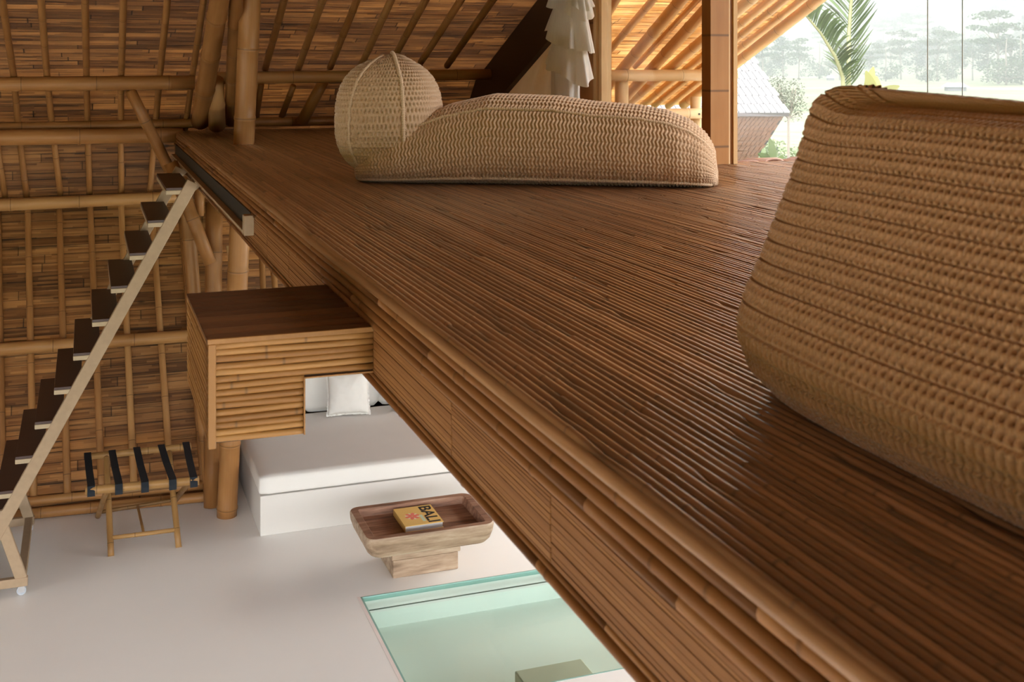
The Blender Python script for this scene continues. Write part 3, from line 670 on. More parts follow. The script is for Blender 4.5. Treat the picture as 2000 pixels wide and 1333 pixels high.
surf('body', P, True, U, V, .0105, M['yarn'], g, mask=np.clip(wd / .12, 0, 1)[:, None] * np.ones((1, nr)), seed=1)
PB = P
def piping(name, pts, r, parent, m='piping', amp=.18, pitch=.012):
    pts = [Vector(p) for p in pts]; L = [0]
    for a, b in zip(pts, pts[1:]): L.append(L[-1] + (b - a).length)
    n = int(L[-1] / .004) + 2; out = []; rad = []
    xs = np.array([tuple(p) for p in pts]); k = np.linspace(0, L[-1], n)
    q = np.stack([np.interp(k, L, xs[:, c]) for c in range(3)], 1)
    MB().tube([tuple(v) for v in q], [r * (1 + amp * math.sin(2 * math.pi * s / pitch)) for s in k], 8).build(name, M[m], parent, smooth=True)
# seams of the body: front upper edge and front lower edge
def ridx(i, ang):   # nearest ring vertex in the direction ang (0 = back, pi = front)
    c = P0 + S[i] * e1 + .30 * e2 + np.array([0, 0, zt[i] / 2]); v = PB[i] - c; a = np.arctan2(v[:, 2] / max(zt[i] / 2, .01), (v @ e2) / max(wd[i], .01)); d = np.abs((a - ang + np.pi) % (2 * np.pi) - np.pi); return int(d.argmin())
for ang in (math.pi - .78, -math.pi + .80):
    pts = []
    for i in range(14, nl - 6, 6):
        j = ridx(i, ang); c = P0 + S[i] * e1 + .30 * e2 + np.array([0, 0, zt[i] / 2]); v = PB[i, j] - c; pts.append(PB[i, j] + v / np.linalg.norm(v) * .010)
    piping('piping', pts, .009, g)
i = int(np.searchsorted(S, .03)); pts = [PB[i - int(j * .12), (ridx(i, math.pi - .78) + j) % nr] for j in range(0, 150, 4)]; piping('piping', pts, .005, g)
# headrest
nv_, nu_ = 230, 420; hc = P0 - .075 * e1 + .27 * e2 + np.array([0, 0, .335])
tv = np.linspace(-math.pi / 2, math.pi / 2, nv_); P = np.zeros((nv_, nu_, 3)); U = np.zeros((nv_, nu_)); V = np.zeros((nv_, nu_))
for i, t in enumerate(tv):
    ct = abs(math.cos(t)) ** (2 / 2.5); stt = np.sign(math.sin(t)) * abs(math.sin(t)) ** (2 / 2.4)
    x, y, k, L = ring(max(.262 * ct, .002), max(.285 * ct, .002), 2.7, nu_)
    z = .300 * stt
    # lean and pinched peak
    pk = np.exp(-(((x - .04) / .07) ** 2 + ((y + .05) / .12) ** 2)) * (.035 if stt > 0 else 0) * max(stt, 0) ** 3
    lean = .0 * z
    x = x * (1.0 + .06 * (stt < 0) * abs(stt)) ; P[i] = hc + np.outer(x + lean, e1) + np.outer(y, e2) + np.outer(z + pk - .10 * np.clip(-x, 0, 1) * (stt < 0) * -0.0, [0, 0, 1]); U[i] = k / max(L, .01) * 1.66; V[i] = (t + math.pi / 2) * .25
surf('headrest', P, True, U, V, .013, M['yarn'], g, mask=np.clip(np.cos(tv) / .25, 0, 1)[:, None] * np.ones((1, nu_)), seed=4, pits=True)
PH = P
def hseam(x0, y0, x1, y1, up=True):   # seam over the headrest surface, between two directions at top and bottom
    pts = []
    for i in range(int(nv_ * .96), int(nv_ * .16), -5):
        k = 1 - i / nv_; dx = x0 + (x1 - x0) * k; dy = y0 + (y1 - y0) * k
        a = math.atan2(dy, dx); v = PH[i] - hc; aa = np.arctan2(v @ e2, v @ e1); j = int(np.abs((aa - a + np.pi) % (2 * np.pi) - np.pi).argmin())
        w_ = v[j].copy(); w_ /= np.linalg.norm(w_) + 1e-9; pts.append(PH[i, j] + w_ * .010)
    return pts
pk = PH[-1].mean(0)
piping('piping', hseam(.45, -.9, .50, -.87), .010, g); piping('piping', hseam(-.3, -.9, -.55, -.8), .008, g)

# near pouf
g = empty('crocheted_pouf', (1.75, 1.3, DZ), 'tall brown crocheted pouf with a pinched top corner, at the right of the loft floor', 'pouf')
nu_, nv_ = 2500, 330
zz = [q * .972 for q in (0, .02, .06, .12, .18, .25, .33, .41, .47, .51, .535, .547, .552)]; xl = [1.245, 1.185, 1.15, 1.135, 1.165, 1.215, 1.265, 1.318, 1.355, 1.382, 1.41, 1.44, 1.47]; yf = [1.93, 1.99, 2.03, 2.05, 2.06, 2.065, 2.07, 2.075, 2.08, 2.085, 2.085, 2.07, 2.0]
prof = np.array(list(zip(xl, zz))); pl = np.concatenate([[0], np.cumsum(np.hypot(np.diff(prof[:, 0]), np.diff(prof[:, 1])))]); T = np.linspace(0, pl[-1], nv_)
ks = lambda a: np.convolve(np.pad(a, 8, 'edge'), np.hanning(17) / np.hanning(17).sum(), 'valid')
Z = ks(np.interp(T, pl, zz)); XL = ks(np.interp(T, pl, xl)); YF = ks(np.interp(T, pl, yf))
P = np.zeros((nv_, nu_, 3)); U = np.zeros((nv_, nu_)); V = np.zeros((nv_, nu_))
XR = 2.98 - XL; YN = .15 + (2.06 - YF)
for i in range(nv_):
    a = (XR[i] - XL[i]) / 2; b = (YF[i] - YN[i]) / 2
    x, y, k, L = ring(a, b, 5.5, nu_)
    top = np.exp(-((x / .16) ** 2 + ((y - b * .98) / .075) ** 2)) * .044 * (Z[i] / .55) ** 6
    sag = -.012 * (Z[i] / .57) ** 5 * np.exp(-((y - b * .35) / .5) ** 2)
    P[i] = np.stack([x + (XL[i] + XR[i]) / 2 , y + (YF[i] + YN[i]) / 2, DZ + .003 + Z[i] + top + sag * (Z[i] / .57) + 0 * x], 1); U[i] = k / L * 4.68; V[i] = T[i]
Lm = ring((XR[120] - XL[120]) / 2, (YF[120] - YN[120]) / 2, 5.5, nu_)[3]; U = U / 4.68 * (round(Lm / .0185) * .0185)
surf('cover', P, True, U, V,   .021, M['yarn2'], g, mask=np.clip((.56 - Z) / .05, .35, 1)[:, None] * np.ones((1, nu_)), seed=2, kq=.0185, pits=True)
# lid over the top
top = P[-1]; c = top.mean(0); rings = [c + (top - c) * k + np.array([0, 0, (1 - k) * .006]) for k in np.linspace(1, .02, 70)]
PT = np.stack(rings); Ut = PT[..., 1]; Vt = PT[..., 0]; surf('top_panel', PT, True, Ut, Vt, .003, M['yarn2'], g, seed=3, kq=.0175)
jc = int(np.argmin(np.abs(np.arctan2((P[150, :, 1] - P[150, :, 1].mean()) / 1.0, (P[150, :, 0] - P[150, :, 0].mean())) - 2.0)))
c3 = lambda i: int(np.argmax((P[i, :, 1]) * 1.0 - P[i, :, 0] * 1.25))
pts = []
for i in range(4, nv_ - 40, 4):
    j = c3(i); q = P[i, j]; d = np.array([-.6, .8, 0]); pts.append(q + d * .010)
M['piping2'] = plain('dark_piping', (.30, .165, .08), .95, .08)
piping('piping', pts, .0085, g, 'piping2')

# ------------------------------------------------------------------ slatted box hung on the loft edge
BX0, BX1, BY0, BY1, BZ0, BZ1 = .318, EX - .012, 3.28, 3.96, 2.562, 2.85
g = empty('slatted_bamboo_box', ((BX0 + BX1) / 2, (BY0 + BY1) / 2, BZ0), 'split-bamboo clad box hanging from the loft edge, one lower corner cut away', 'box')
NX = onY(594, 780, BY0).x; NZ = onY(594, 737, BY0).z
def slats_x(y, face, name, x0, x1, z0, z1, nx=None, nz=None, n=14):
    mb = MB(); h = (z1 - z0) / n
    for i in range(n):
        za = z1 - h * (i + .5); xe = x1 if (nx is None or za > nz) else nx
        r = h / 2 * 1.02; sg = 7; vs = []; fs = []; nd = []; uv = []; st = {x0, xe}; nl_ = []; q = x0 + random.random() * .3
        while q < xe - .02:
            if q > x0 + .02: nl_.append(q); st |= {q - .006, q, q + .006}
            q += random.uniform(.4, .9)
        xs = sorted(st | set(np.linspace(x0, xe, 9))); ph = random.random() * 6
        for xv in xs:
            isn = .75 if any(abs(xv - q) < .002 for q in nl_) else 0
            for a in range(sg):
                t = math.pi * a / (sg - 1); vs.append((xv, y + face * (r * .6 * math.sin(t) + (.001 if isn else 0)), za + r * math.cos(t) + .0012 * math.sin(xv * 11 + ph))); nd.append(isn); uv.append((a / sg, xv))
        for j in range(len(xs) - 1):
            for a in range(sg - 1): fs.append((j * sg + a, j * sg + a + 1, (j + 1) * sg + a + 1, (j + 1) * sg + a))
        fs.append(tuple(range(sg))); fs.append(tuple((len(xs) - 1) * sg + a for a in range(sg)))
        mb.add(vs, fs, random.random(), nd, uv)
    return mb.build(name, M['box'], g, smooth=True)
slats_x(BY0, -1, 'front_slats', BX0 + .016, BX1 + .006, BZ0 + .002, BZ1 - .016, NX, NZ, 15)
mb = MB(); h = (BZ1 - .016 - BZ0) / 15   # side facing the ladder
for i in range(15):
    half_cane(mb, BX0, BZ1 - .016 - h * (i + .5), h / 2, BY0 + .004, BY1, .6, step=.1)
mb.build('side_slats', M['box'], g, smooth=True)
mb = MB()
mb.box((BX0 + .002, BY0 + .002, NZ), (BX1, BY1, BZ1 - .016)); mb.box((BX0 + .002, BY0 + .002, BZ0), (NX - .002, BY1, NZ + .001)); mb.build('core', M['dark'], g)
mb = MB(); n = 9
for i in range(n):
    y0 = BY0 - .008 + (BY1 - BY0 + .008) * i / n; y1 = BY0 - .008 + (BY1 - BY0 + .008) * (i + 1) / n - .0015
    k = 5; vs = []; fs = []; uv = []
    for xv in np.linspace(BX0 - .006, BX1 + .006, 8):
        for a in range(k): t = a / (k - 1); vs.append((xv, y0 + (y1 - y0) * t, BZ1 - .006 + .006 * math.sin(math.pi * t))); uv.append((t, xv))
    for j in range(7):
        for a in range(k - 1): fs.append((j * k + a, (j + 1) * k + a, (j + 1) * k + a + 1, j * k + a + 1))
    mb.add(vs, fs, random.random(), None, uv)
mb.box((BX0 - .006, BY0 - .008, BZ1 - .016), (BX1 + .006, BY1, BZ1 - .006)); mb.build('lid', M['lid'], g, smooth=False)
o = MB().box((BX0 - .004, BY0 - .012, BZ0 - .012), (BX0 + .017, BY0 + .006, BZ1 - .016)).build('corner_strip', M['box'], g, bevel=.003)
o = MB().box((BX0 - .006, BY0 - .012, BZ1 - .0165), (BX1 + .006, BY0 - .004, BZ1 - .002), .5).build('lid_edge', M['box'], g, bevel=.002)
MB().box((NX - .002, BY0 - .008, BZ0), (NX + .002, BY1, NZ)).build('notch_board', M['box'], g)
MB().box((NX, BY0 - .008, NZ - .003), (BX1 + .005, BY1, NZ + .001)).build('notch_soffit', M['box'], g)

# ------------------------------------------------------------------ rolling ladder and its rail
RZ = 2.785
g = empty('ladder_rail', (.74, 8, RZ), 'cream timber rail with a dark slot, fixed along the loft edge for the rolling ladder', 'rail')
MB().box((EX - .050, 5.85, RZ - .026), (EX - .012, 10.9, RZ - .010)).build('rail', M['cream'], g, bevel=.003)
MB().box((EX - .014, 5.85, RZ - .02), (EX - .002, 10.9, RZ + .075)).build('slot', M['channel'], g)
MB().box((EX - .052, 5.78, RZ - .028), (EX - .004, 5.85, RZ + .070)).build('end_block', M['cream'], g, bevel=.004)
YN_, YF_ = 8.60, 9.72
g = empty('rolling_ladder', (.1, 9.1, 0), 'steep cream-framed rolling ladder with dark treads, hooked on the loft rail', 'ladder')
top = Vector((.735, 0, 2.775)); sl = Vector((-1.302, 0, -2.365)).normalized()
def atL(y, s): p = top + sl * s; return Vector((p.x, y, p.z))
for y in (YN_, YF_):
    mb = MB(); mb.beam(atL(y, .03), atL(y, 3.12), .042, .085, Vector((0, 0, 1))); mb.build('stringer', M['cream'], g, bevel=.006)
    mb = MB(); mb.beam(atL(y, .07) + Vector((.02, 0, -.01)), Vector((.80, y, 2.76)) + Vector((-.02, 0, .0)), .038, .05); mb.build('hook', M['cream'], g, bevel=.006)
    # foot frame
    v0 = Vector((-.50, y, .50)); foot = Vector((-.40, y, .11))
    mb = MB(); mb.beam(v0 + Vector((-.05, 0, .08)), foot, .038, .075); mb.build('brace_leg', M['cream'], g, bevel=.006)
    mb = MB(); mb.beam(Vector((-1.02, y, .09)), Vector((-.36, y, .09)), .046, .06); mb.build('foot_bar', M['cream'], g, bevel=.006)
    for x in (-.40, -.96):
        f = MB(); f.beam((x, y, .062), (x, y, .045), .035, .035, Vector((0, 1, 0))); f.box((x - .02, y - .018, .02), (x + .02, y - .014, .062)); f.box((x - .02, y + .014, .02), (x + .02, y + .018, .062))
        cst = f.build('caster', M['steel'], g)
        MB().tube([(x, y - .012, .031), (x, y + .012, .031)], .030, 20).build('wheel', M['rubber'], cst, smooth=False)
mb = MB(); mb.beam((-.40, YN_, .09), (-.40, YF_, .09), .055, .06); mb.build('side_bar', M['cream'], g, bevel=.006)
for k in range(12):
    drop = 1.775 + (k + 1 - 5) * .222; X = .05 - (k + 1 - 5) * .122; z = CZ - drop
    if z < .2: continue
    MB().box((X, YN_ - .01, z - .022), (X + .175, YF_ + .02, z - .002)).build('tread', M['tread'], g, bevel=.002)
    MB().box((X + .0, YN_ - .016, z - .050), (X + .175, YN_ + .01, z - .020)).build('tread_bracket', M['treadedge'], g, bevel=.002)
    MB().box((X + .0, YF_ - .01, z - .050), (X + .175, YF_ + .016, z - .020)).build('tread_bracket', M['treadedge'], g, bevel=.002)
    MB().box((X - .002, YN_ - .01, z - .050), (X + .012, YF_ + .02, z - .022)).build('tread_nosing', M['treadedge'], g, bevel=.002)
# ------------------------------------------------------------------ luggage rack
g = empty('luggage_rack', (.42, 9.3, 0), 'folding bamboo luggage rack with five black straps standing on the white floor', 'luggage rack')
ZT = .56
fl = onZ(167, 959, ZT); fr_ = onZ(389, 939, ZT); bl_ = onZ(166, 893, ZT); br_ = onZ(373, 872, ZT)
yf_ = (fl.y + fr_.y) / 2; yb_ = (bl_.y + br_.y) / 2; xL = (fl.x + bl_.x) / 2; xR = (fr_.x + br_.x) / 2
def rp(name, a, b, r, seg=14, inter=.3, m='rack'): return pole_mesh([a, b], r, None, seg, inter).build(name, M[m], g, smooth=True)
rp('top_bar', (fl.x, fl.y, ZT), (fr_.x, fr_.y, ZT), .031); rp('top_bar', (bl_.x, bl_.y, ZT), (br_.x, br_.y, ZT), .026)
f1 = onZ(217, 1087, 0); f2 = onZ(349, 1070, 0); b1 = onZ(191, 1010, 0); b2 = onZ(338, 983, 0)
t1 = onZ(208, 893, ZT); t2 = onZ(330, 880, ZT)
rp('leg', f1, Vector((t1.x, bl_.y, ZT)), .022); rp('leg', f2, Vector((t2.x, bl_.y - .0, ZT)), .022)
rp('leg', b1, Vector((f1.x - .03, fl.y, ZT)), .020); rp('leg', b2, Vector((f2.x + .06, fr_.y, ZT)), .020)
def lerp(a, b, k): return Vector(a).lerp(Vector(b), k)
rp('stretcher', lerp(f1, (t1.x, bl_.y, ZT), .17), lerp(f2, (t2.x, bl_.y, ZT), .17), .016)
rp('stretcher', lerp(b1, (f1.x - .03, fl.y, ZT), .17), lerp(b2, (f2.x + .06, fr_.y, ZT), .17), .014)
rp('pivot_bar', lerp(f1, (t1.x, bl_.y, ZT), .60), lerp(f2, (t2.x, bl_.y, ZT), .60), .015)
a = lerp(lerp(f1, (t1.x, bl_.y, ZT), .17), lerp(f2, (t2.x, bl_.y, ZT), .17), .5); b = lerp(lerp(b1, (f1.x, fl.y, ZT), .17), lerp(b2, (f2.x, fr_.y, ZT), .17), .5); rp('tie_rod', a, b, .010)
for (tx, ty, bx, by) in ((171, 893, 178, 958), (219, 888, 232, 954), (267, 882, 283, 950), (315, 877, 337, 945), (363, 872, 378, 940)):
    ta = onZ(tx, ty, ZT); ba = onZ(bx, by, ZT); d = Vector((.026, 0, 0)); mb = MB(); vs = []
    path = [(ba + Vector((0, -.034, -.035))), (ba + Vector((0, -.036, 0))), (ba + Vector((0, -.015, .033))), (ba + Vector((0, .03, .032))), ta.lerp(ba, .5) + Vector((0, 0, .018)), (ta + Vector((0, -.03, .029))), (ta + Vector((0, .012, .03))), (ta + Vector((0, .031, 0))), (ta + Vector((0, .03, -.03)))]
    for p in path: vs += [p - d, p + d]
    fs = [(2 * i, 2 * i + 1, 2 * i + 3, 2 * i + 2) for i in range(len(path) - 1)]; mb.add(vs, fs); o = mb.build('strap', M['black'], g); s = o.modifiers.new('s', 'SOLIDIFY'); s.thickness = .003

# ------------------------------------------------------------------ daybed
SX0, SX1, SY0, SY1 = 1.25, 4.4, 9.03, 10.98
g = empty('daybed', (2.8, 10, 0), 'long white built-in daybed with plaster base and white mattress beneath the loft', 'daybed')
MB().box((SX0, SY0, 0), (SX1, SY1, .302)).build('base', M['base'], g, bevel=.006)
def puffbox(name, lo, hi, m, parent, r=.03, puff=.012, sub=26, sub2=20, seed=0):
    lo = Vector(lo); hi = Vector(hi); c = (lo + hi) / 2; h = (hi - lo) / 2; bm = bmesh.new(); bmesh.ops.create_cube(bm, size=2)
    bmesh.ops.subdivide_edges(bm, edges=bm.edges[:], cuts=sub, use_grid_fill=True)
    for v in bm.verts:
        p = Vector(v.co); q = Vector((p.x * h.x, p.y * h.y, p.z * h.z))
        inn = Vector([max(-h[i] + r, min(h[i] - r, q[i])) for i in range(3)]); d = q - inn
        if d.length > 1e-6: q = inn + d.normalized() * min(r, d.length) if max(abs(d.x), abs(d.y), abs(d.z)) > r * .999 or d.length > r else q
        b_ = [(1 - abs(p[i]) ** 2.2) for i in range(3)]
        for i in range(3):
            j, k = (i + 1) % 3, (i + 2) % 3
            if abs(p[i]) > .99: q[i] += math.copysign(puff * b_[j] ** .5 * b_[k] ** .5, p[i])
        nz = noise.noise(q * 5 + Vector((seed, 0, 0))) * .004 + noise.noise(q * 14 + Vector((seed, 3, 0))) * .0018
        v.co = c + q * (1 + nz)
    me = bpy.data.meshes.new(name); bm.to_mesh(me); bm.free(); return link_mesh(name, me, m, parent, True)
mt = puffbox('mattress', (SX0 - .006, SY0 - .008, .303), (SX1 - .02, 10.545, .452), M['linen'], g, .035, .002, 40)
def wrinkled(o, amp, f):
    for v in o.data.vertices:
        n_ = noise.noise(Vector((v.co.x * f, v.co.y * f * .5, v.co.z * f))) * amp; v.co.z += n_ * (1 if v.co.z > .4 else 0)
for i, (x0, x1) in enumerate(((1.28, 1.84), (1.85, 2.53), (2.54, 3.2), (3.21, 3.9))):
    o = puffbox('back_cushion', (x0, 10.55, .449), (x1, 10.76, .86), M['linen'], None, .05, .02, 18, seed=i * 3)
    o['label'] = ['white back cushion mostly hidden behind the slatted box', 'white upright back cushion behind the square pillow on the daybed', 'white upright back cushion meeting the loft edge, past the square pillow', 'white back cushion at the hidden end of the daybed'][i]; o['category'] = 'cushion'; o['group'] = 'back cushions on the daybed'
def pillow(name, size, thick, loc, rx, rz, label):
    n = 30; vs = []; 
    for sgn in (1, -1):
        for i in range(n + 1):
            for j in range(n + 1):
                u = i / n * 2 - 1; v = j / n * 2 - 1; pinch = 1 - .07 * (1 - abs(u) ** 2) * abs(v) ** 3; pinch2 = 1 - .07 * (1 - abs(v) ** 2) * abs(u) ** 3
                t = thick * ((1 - abs(u) ** 2.4) * (1 - abs(v) ** 2.4)) ** .55; t += .006 * noise.noise(Vector((u * 3, v * 3, sgn))) + .003 * noise.noise(Vector((u * 9, v * 9, sgn)))
                e = max(abs(u), abs(v)); 
                if e > .999: t = 0
                vs.append((u * size * pinch2, sgn * t, v * size * pinch))
    fs = []; m_ = n + 1; o_ = m_ * m_
    for i in range(n):
        for j in range(n):
            fs.append((i * m_ + j, (i + 1) * m_ + j, (i + 1) * m_ + j + 1, i * m_ + j + 1)); fs.append((o_ + i * m_ + j, o_ + i * m_ + j + 1, o_ + (i + 1) * m_ + j + 1, o_ + (i + 1) * m_ + j))
    me = bpy.data.meshes.new(name); me.from_pydata(vs, [], fs); bm = bmesh.new(); bm.from_mesh(me); bmesh.ops.remove_doubles(bm, verts=bm.verts, dist=.0002); bmesh.ops.recalc_face_normals(bm, faces=bm.faces); bm.to_mesh(me); bm.free()
    o = link_mesh(name, me, M['linen'], None, True); o.location = loc; o.rotation_euler = (rx, 0, rz); tag(o, label, 'pillow', 'square pillows on the daybed')
    pts = []
    for k in range(0, 4):
        for i in range(n):
            t = i / n * 2 - 1; a = 1 - .07 * (1 - t * t)
            pts.append([(t * size, 0, -size * a), (size * a, 0, t * size), (-t * size, 0, size * a), (-size * a, 0, -t * size)][k])
    rr = random.Random(5); mb = MB()
    for p in pts:
        d = Vector(p).normalized(); q = Vector(p) + d * .012 + Vector((rr.uniform(-.004, .004), rr.uniform(-.008, .008), rr.uniform(-.004, .004))); s_ = d.cross(Vector((0, 1, 0))) * .012
        mb.add([Vector(p) - s_ - d * .004, Vector(p) + s_ - d * .004, q + s_ * .6, q - s_ * .6], [(0, 1, 2, 3)])
    fr = mb.build('frayed_edge', M['linen'], o); fr.parent = o; fr.matrix_parent_inverse.identity(); return o
pc = onY(680, 782, 10.36)
pillow('square_pillow', .185, .075, (pc.x, 10.36, .455 + .19), math.radians(-18), math.radians(-8), 'small square white pillow with frayed edges leaning on the daybed cushions')
pc = onY(789, 797, 10.36)
pillow('square_pillow', .185, .075, (pc.x + .09, 10.36, .455 + .19), math.radians(-18), math.radians(6), 'second white pillow on the daybed, mostly hidden by the loft edge')

# ------------------------------------------------------------------ coffee table
def wood(name, c0, c1, c2, sc_=(3, 30, 30)):
    m, nt, b = mat(name); tcn = N(nt, 'ShaderNodeTexCoord').outputs['Object']
    f = noise_of(nt, mapping(nt, tcn, sc_), 1.0, 6, .65); f2 = noise_of(nt, mapping(nt, tcn, (2, 6, 8)), 1.0, 4, .6)
    c = ramp(nt, mth(nt, 'ADD', mth(nt, 'MULTIPLY', f, .55), mth(nt, 'MULTIPLY', f2, .5)), [(.36, c0), (.54, c1), (.72, c2)])
    nt.links.new(c, b.inputs['Base Color']); b.inputs['Roughness'].default_value = .6; bump(nt, b, f, .4, .006); return m
M['teak'] = wood('worn_teak', (.06, .026, .014), (.27, .13, .075), (.48, .30, .20)); M['teakout'] = wood('weathered_teak', (.15, .09, .05), (.36, .25, .165), (.56, .46, .34))
g = empty('coffee_table', (2.25, 8.1, 0), 'low rustic wooden coffee table with hollowed tray top, by the green floor glass', 'coffee table')
tx0, tx1, ty0, ty1 = 1.80, 2.715, 7.81, 8.44; cx_, cy_ = (tx0 + tx1) / 2, (ty0 + ty1) / 2; hx, hy = (tx1 - tx0) / 2, (ty1 - ty0) / 2
def rrect(hx, hy, r, z, n=8):
    out = []
    for qx, qy, a0 in ((1, 1, 0), (-1, 1, 90), (-1, -1, 180), (1, -1, 270)):
        for i in range(n + 1): a = math.radians(a0 + 90 * i / n); out.append((cx_ + qx * (hx - r) + r * math.cos(a), cy_ + qy * (hy - r) + r * math.sin(a), z))
    return out
def rings_mesh(name, rings, m, parent, capb=True, capt=True):
    n = len(rings[0]); vs = [p for r in rings for p in r]; fs = [(j * n + i, j * n + (i + 1) % n, (j + 1) * n + (i + 1) % n, (j + 1) * n + i) for j in range(len(rings) - 1) for i in range(n)]
    if capb: fs.append(tuple(range(n - 1, -1, -1)))
    if capt: fs.append(tuple((len(rings) - 1) * n + i for i in range(n)))
    mb = MB(); mb.add([(x + .003 * noise.noise(Vector((x * 6, y * 6, z * 6))), y + .004 * noise.noise(Vector((x * 5, y * 5, z * 9 + 4))), z) for x, y, z in vs], fs); return mb.build(name, m, parent, smooth=False, bevel=.004)
rings_mesh('tray_body', [rrect(hx - .10, hy - .075, .06, .205), rrect(hx - .045, hy - .035, .07, .215), rrect(hx - .018, hy - .014, .075, .245), rrect(hx, hy, .075, .30), rrect(hx + .003, hy + .003, .07, .345), rrect(hx - .004, hy - .004, .068, .358)], M['teakout'], g, True, False)
rings_mesh('tray_inside', [rrect(hx - .004, hy - .004, .068, .358), rrect(hx - .058, hy - .052, .022, .359), rrect(hx - .068, hy - .062, .016, .300)], M['teak'], g, False, True)
g2 = MB().box((2.015, 7.975, 0), (2.49, 8.36, .125)).build('base_block', M['teakout'], g, bevel=.008)
MB().box((2.005, 7.965, .128), (2.505, 8.37, .206)).build('upper_block', M['teakout'], g, bevel=.008)
# book
ylw = plain('yellow_cover', (.84, .55, .17), .5, nscale=9, namt=.04); pg = plain('page_block', (.62, .62, .63), .8)
g = empty('book', (2.25, 8.155, .302), 'yellow book titled BALI with a red flower, lying in the coffee table tray', 'book')
bx0, bx1, by0, by1 = 2.107, 2.387, 7.99, 8.33
MB().box((bx0 + .004, by0 + .006, .305), (bx1 - .006, by1 - .006, .343)).build('pages', pg, g)
mb = MB(); mb.box((bx0, by0, .3425), (bx1, by1, .3465)); mb.box((bx0, by0, .3015), (bx1, by1, .305)); mb.build('cover', ylw, g, bevel=.0008)
MB().box((bx0 - .001, by0, .302), (bx0 + .003, by1, .346)).build('spine', plain('spine', (.5, .3, .08), .5), g)
cu = bpy.data.curves.new('title', 'FONT'); cu.body = 'BALI'; cu.size = .118; cu.extrude = .0004; cu.align_x = 'CENTER'; cu.align_y = 'CENTER'; cu.offset = .0022; cu.space_character = .98
to = bpy.data.objects.new('t', cu); COL.objects.link(to); bpy.context.view_layer.update()
me = bpy.data.meshes.new_from_object(to); bpy.data.objects.remove(to)
xs_ = [v.co.x for v in me.vertices]; ys_ = [v.co.y for v in me.vertices]; sxx = .30 / (max(xs_) - min(xs_)); syy = .088 / (max(ys_) - min(ys_)); mx_ = (max(xs_) + min(xs_)) / 2; my_ = (max(ys_) + min(ys_)) / 2
for v in me.vertices: x, y, z = v.co; v.co = (bx1 - .058 + (y - my_) * syy, (by0 + by1) / 2 - (x - mx_) * sxx, .3469 + z)
link_mesh('title', me, plain('title_ink', (.02, .016, .012), .6), g, False)['label'] = 'black title lettering BALI'
fx, fy = bx0 + .095, (by0 + by1) / 2 - .005; mb = MB(); mw = MB()
for k in range(6):
    a = math.pi / 3 * k + .2; c = Vector((fx + .030 * math.cos(a), fy + .036 * math.sin(a), 0)); n = 14
    for m_, s0, off in ((mb, 1.0, 0),):
        vs = [(c.x + (.026 * math.cos(t) * math.cos(a) - .013 * math.sin(t) * math.sin(a)), c.y + (.030 * math.cos(t) * math.sin(a) + .015 * math.sin(t) * math.cos(a)), .34685) for t in np.linspace(0, 2 * math.pi, n, endpoint=False)]
        m_.add(vs, [tuple(range(n))])
    a += math.pi / 6; c = Vector((fx + .040 * math.cos(a), fy + .048 * math.sin(a), 0)); vs = [(c.x + (.014 * math.cos(t) * math.cos(a) - .007 * math.sin(t) * math.sin(a)), c.y + (.016 * math.cos(t) * math.sin(a) + .008 * math.sin(t) * math.cos(a)), .34683) for t in np.linspace(0, 2 * math.pi, n, endpoint=False)]
    mw.add(vs, [tuple(range(n))])
mb.build('flower_print', plain('coral_ink', (.86, .22, .16), .6), g); mw.build('petal_print', plain('pale_ink', (.85, .72, .55), .6), g)
mb = MB(); mb.box((bx1 - .135, by0 + .05, .3467), (bx1 - .112, by0 + .17, .3469)); mb.build('side_print', plain('mint_ink', (.62, .72, .52), .6), g)

# ================================================================== OUTSIDE
# neighbouring house
D0 = 25.0
M['shing'] = plain('pale_shingle', (.105, .10, .106), .7, nscale=3, namt=.25); M['shingw'] = plain('brown_wall_shingle', (.105, .046, .022), .7, nscale=5, namt=.3)
M['gap'] = plain('shingle_shadow_board', (.03, .026, .026), .8)
el = onD(1180, 222, D0); er = onD(1541, 222, D0); z_e = (el.z + er.z) / 2; el.z = er.z = z_e
ax = (er - el).normalized(); bk = Vector((-ax.y, ax.x, 0)); bk = bk if bk.dot(Vector((SN, CS, 0))) > 0 else -bk
g = empty('neighbouring_house', (er.x, er.y, -3.2), 'neighbouring hut with a pale shingled roof and flared brown shingle wall outside the glass', 'house')
tr_ = onD(1462, 96, D0 + 1.9); rise = tr_.z - z_e; run = (tr_ - er).dot(bk); shift = (tr_ - er).dot(ax); W = (er - el).length
def roofp(u, v): return er - ax * u + (bk * run + Vector((0, 0, rise)) + ax * shift) * v   # u along the eave from the corner, v up the slope
mb = MB(); t = Vector((0, 0, -.06)); q = [roofp(0, 0), roofp(W, 0), roofp(W - 0, 1.6), roofp(0, 1.6)]; mb.add(q + [p + t for p in q], [(0, 1, 2, 3), (7, 6, 5, 4), (0, 4, 5, 1), (1, 5, 6, 2), (2, 6, 7, 3), (3, 7, 4, 0)]); mb.build('roof_board', M['gap'], g)
nr_ = 13; mb = MB(); vh = 1.0 / 8.0
for i in range(nr_):
    u = -.02 + (.05 if i % 2 else 0)
    while u < W:
        wd_ = random.uniform(.105, .14); v0 = i * vh; v1 = (i + 1.08) * vh; lift = Vector((0, 0, .03)); sk = .035
        a = roofp(u, v0) + lift + Vector((0, 0, .012)); b = roofp(u + wd_, v0) + lift + Vector((0, 0, .012)); c = roofp(u + wd_ + sk * 0, v1) + lift * .3; d = roofp(u + sk * 0, v1) + lift * .3
        mb.add([a, b, c, d, a - Vector((0, 0, .03)), b - Vector((0, 0, .03))], [(0, 1, 2, 3), (4, 5, 1, 0), (0, 3, 4), (1, 5, 2)], random.random()); u += wd_ + .018
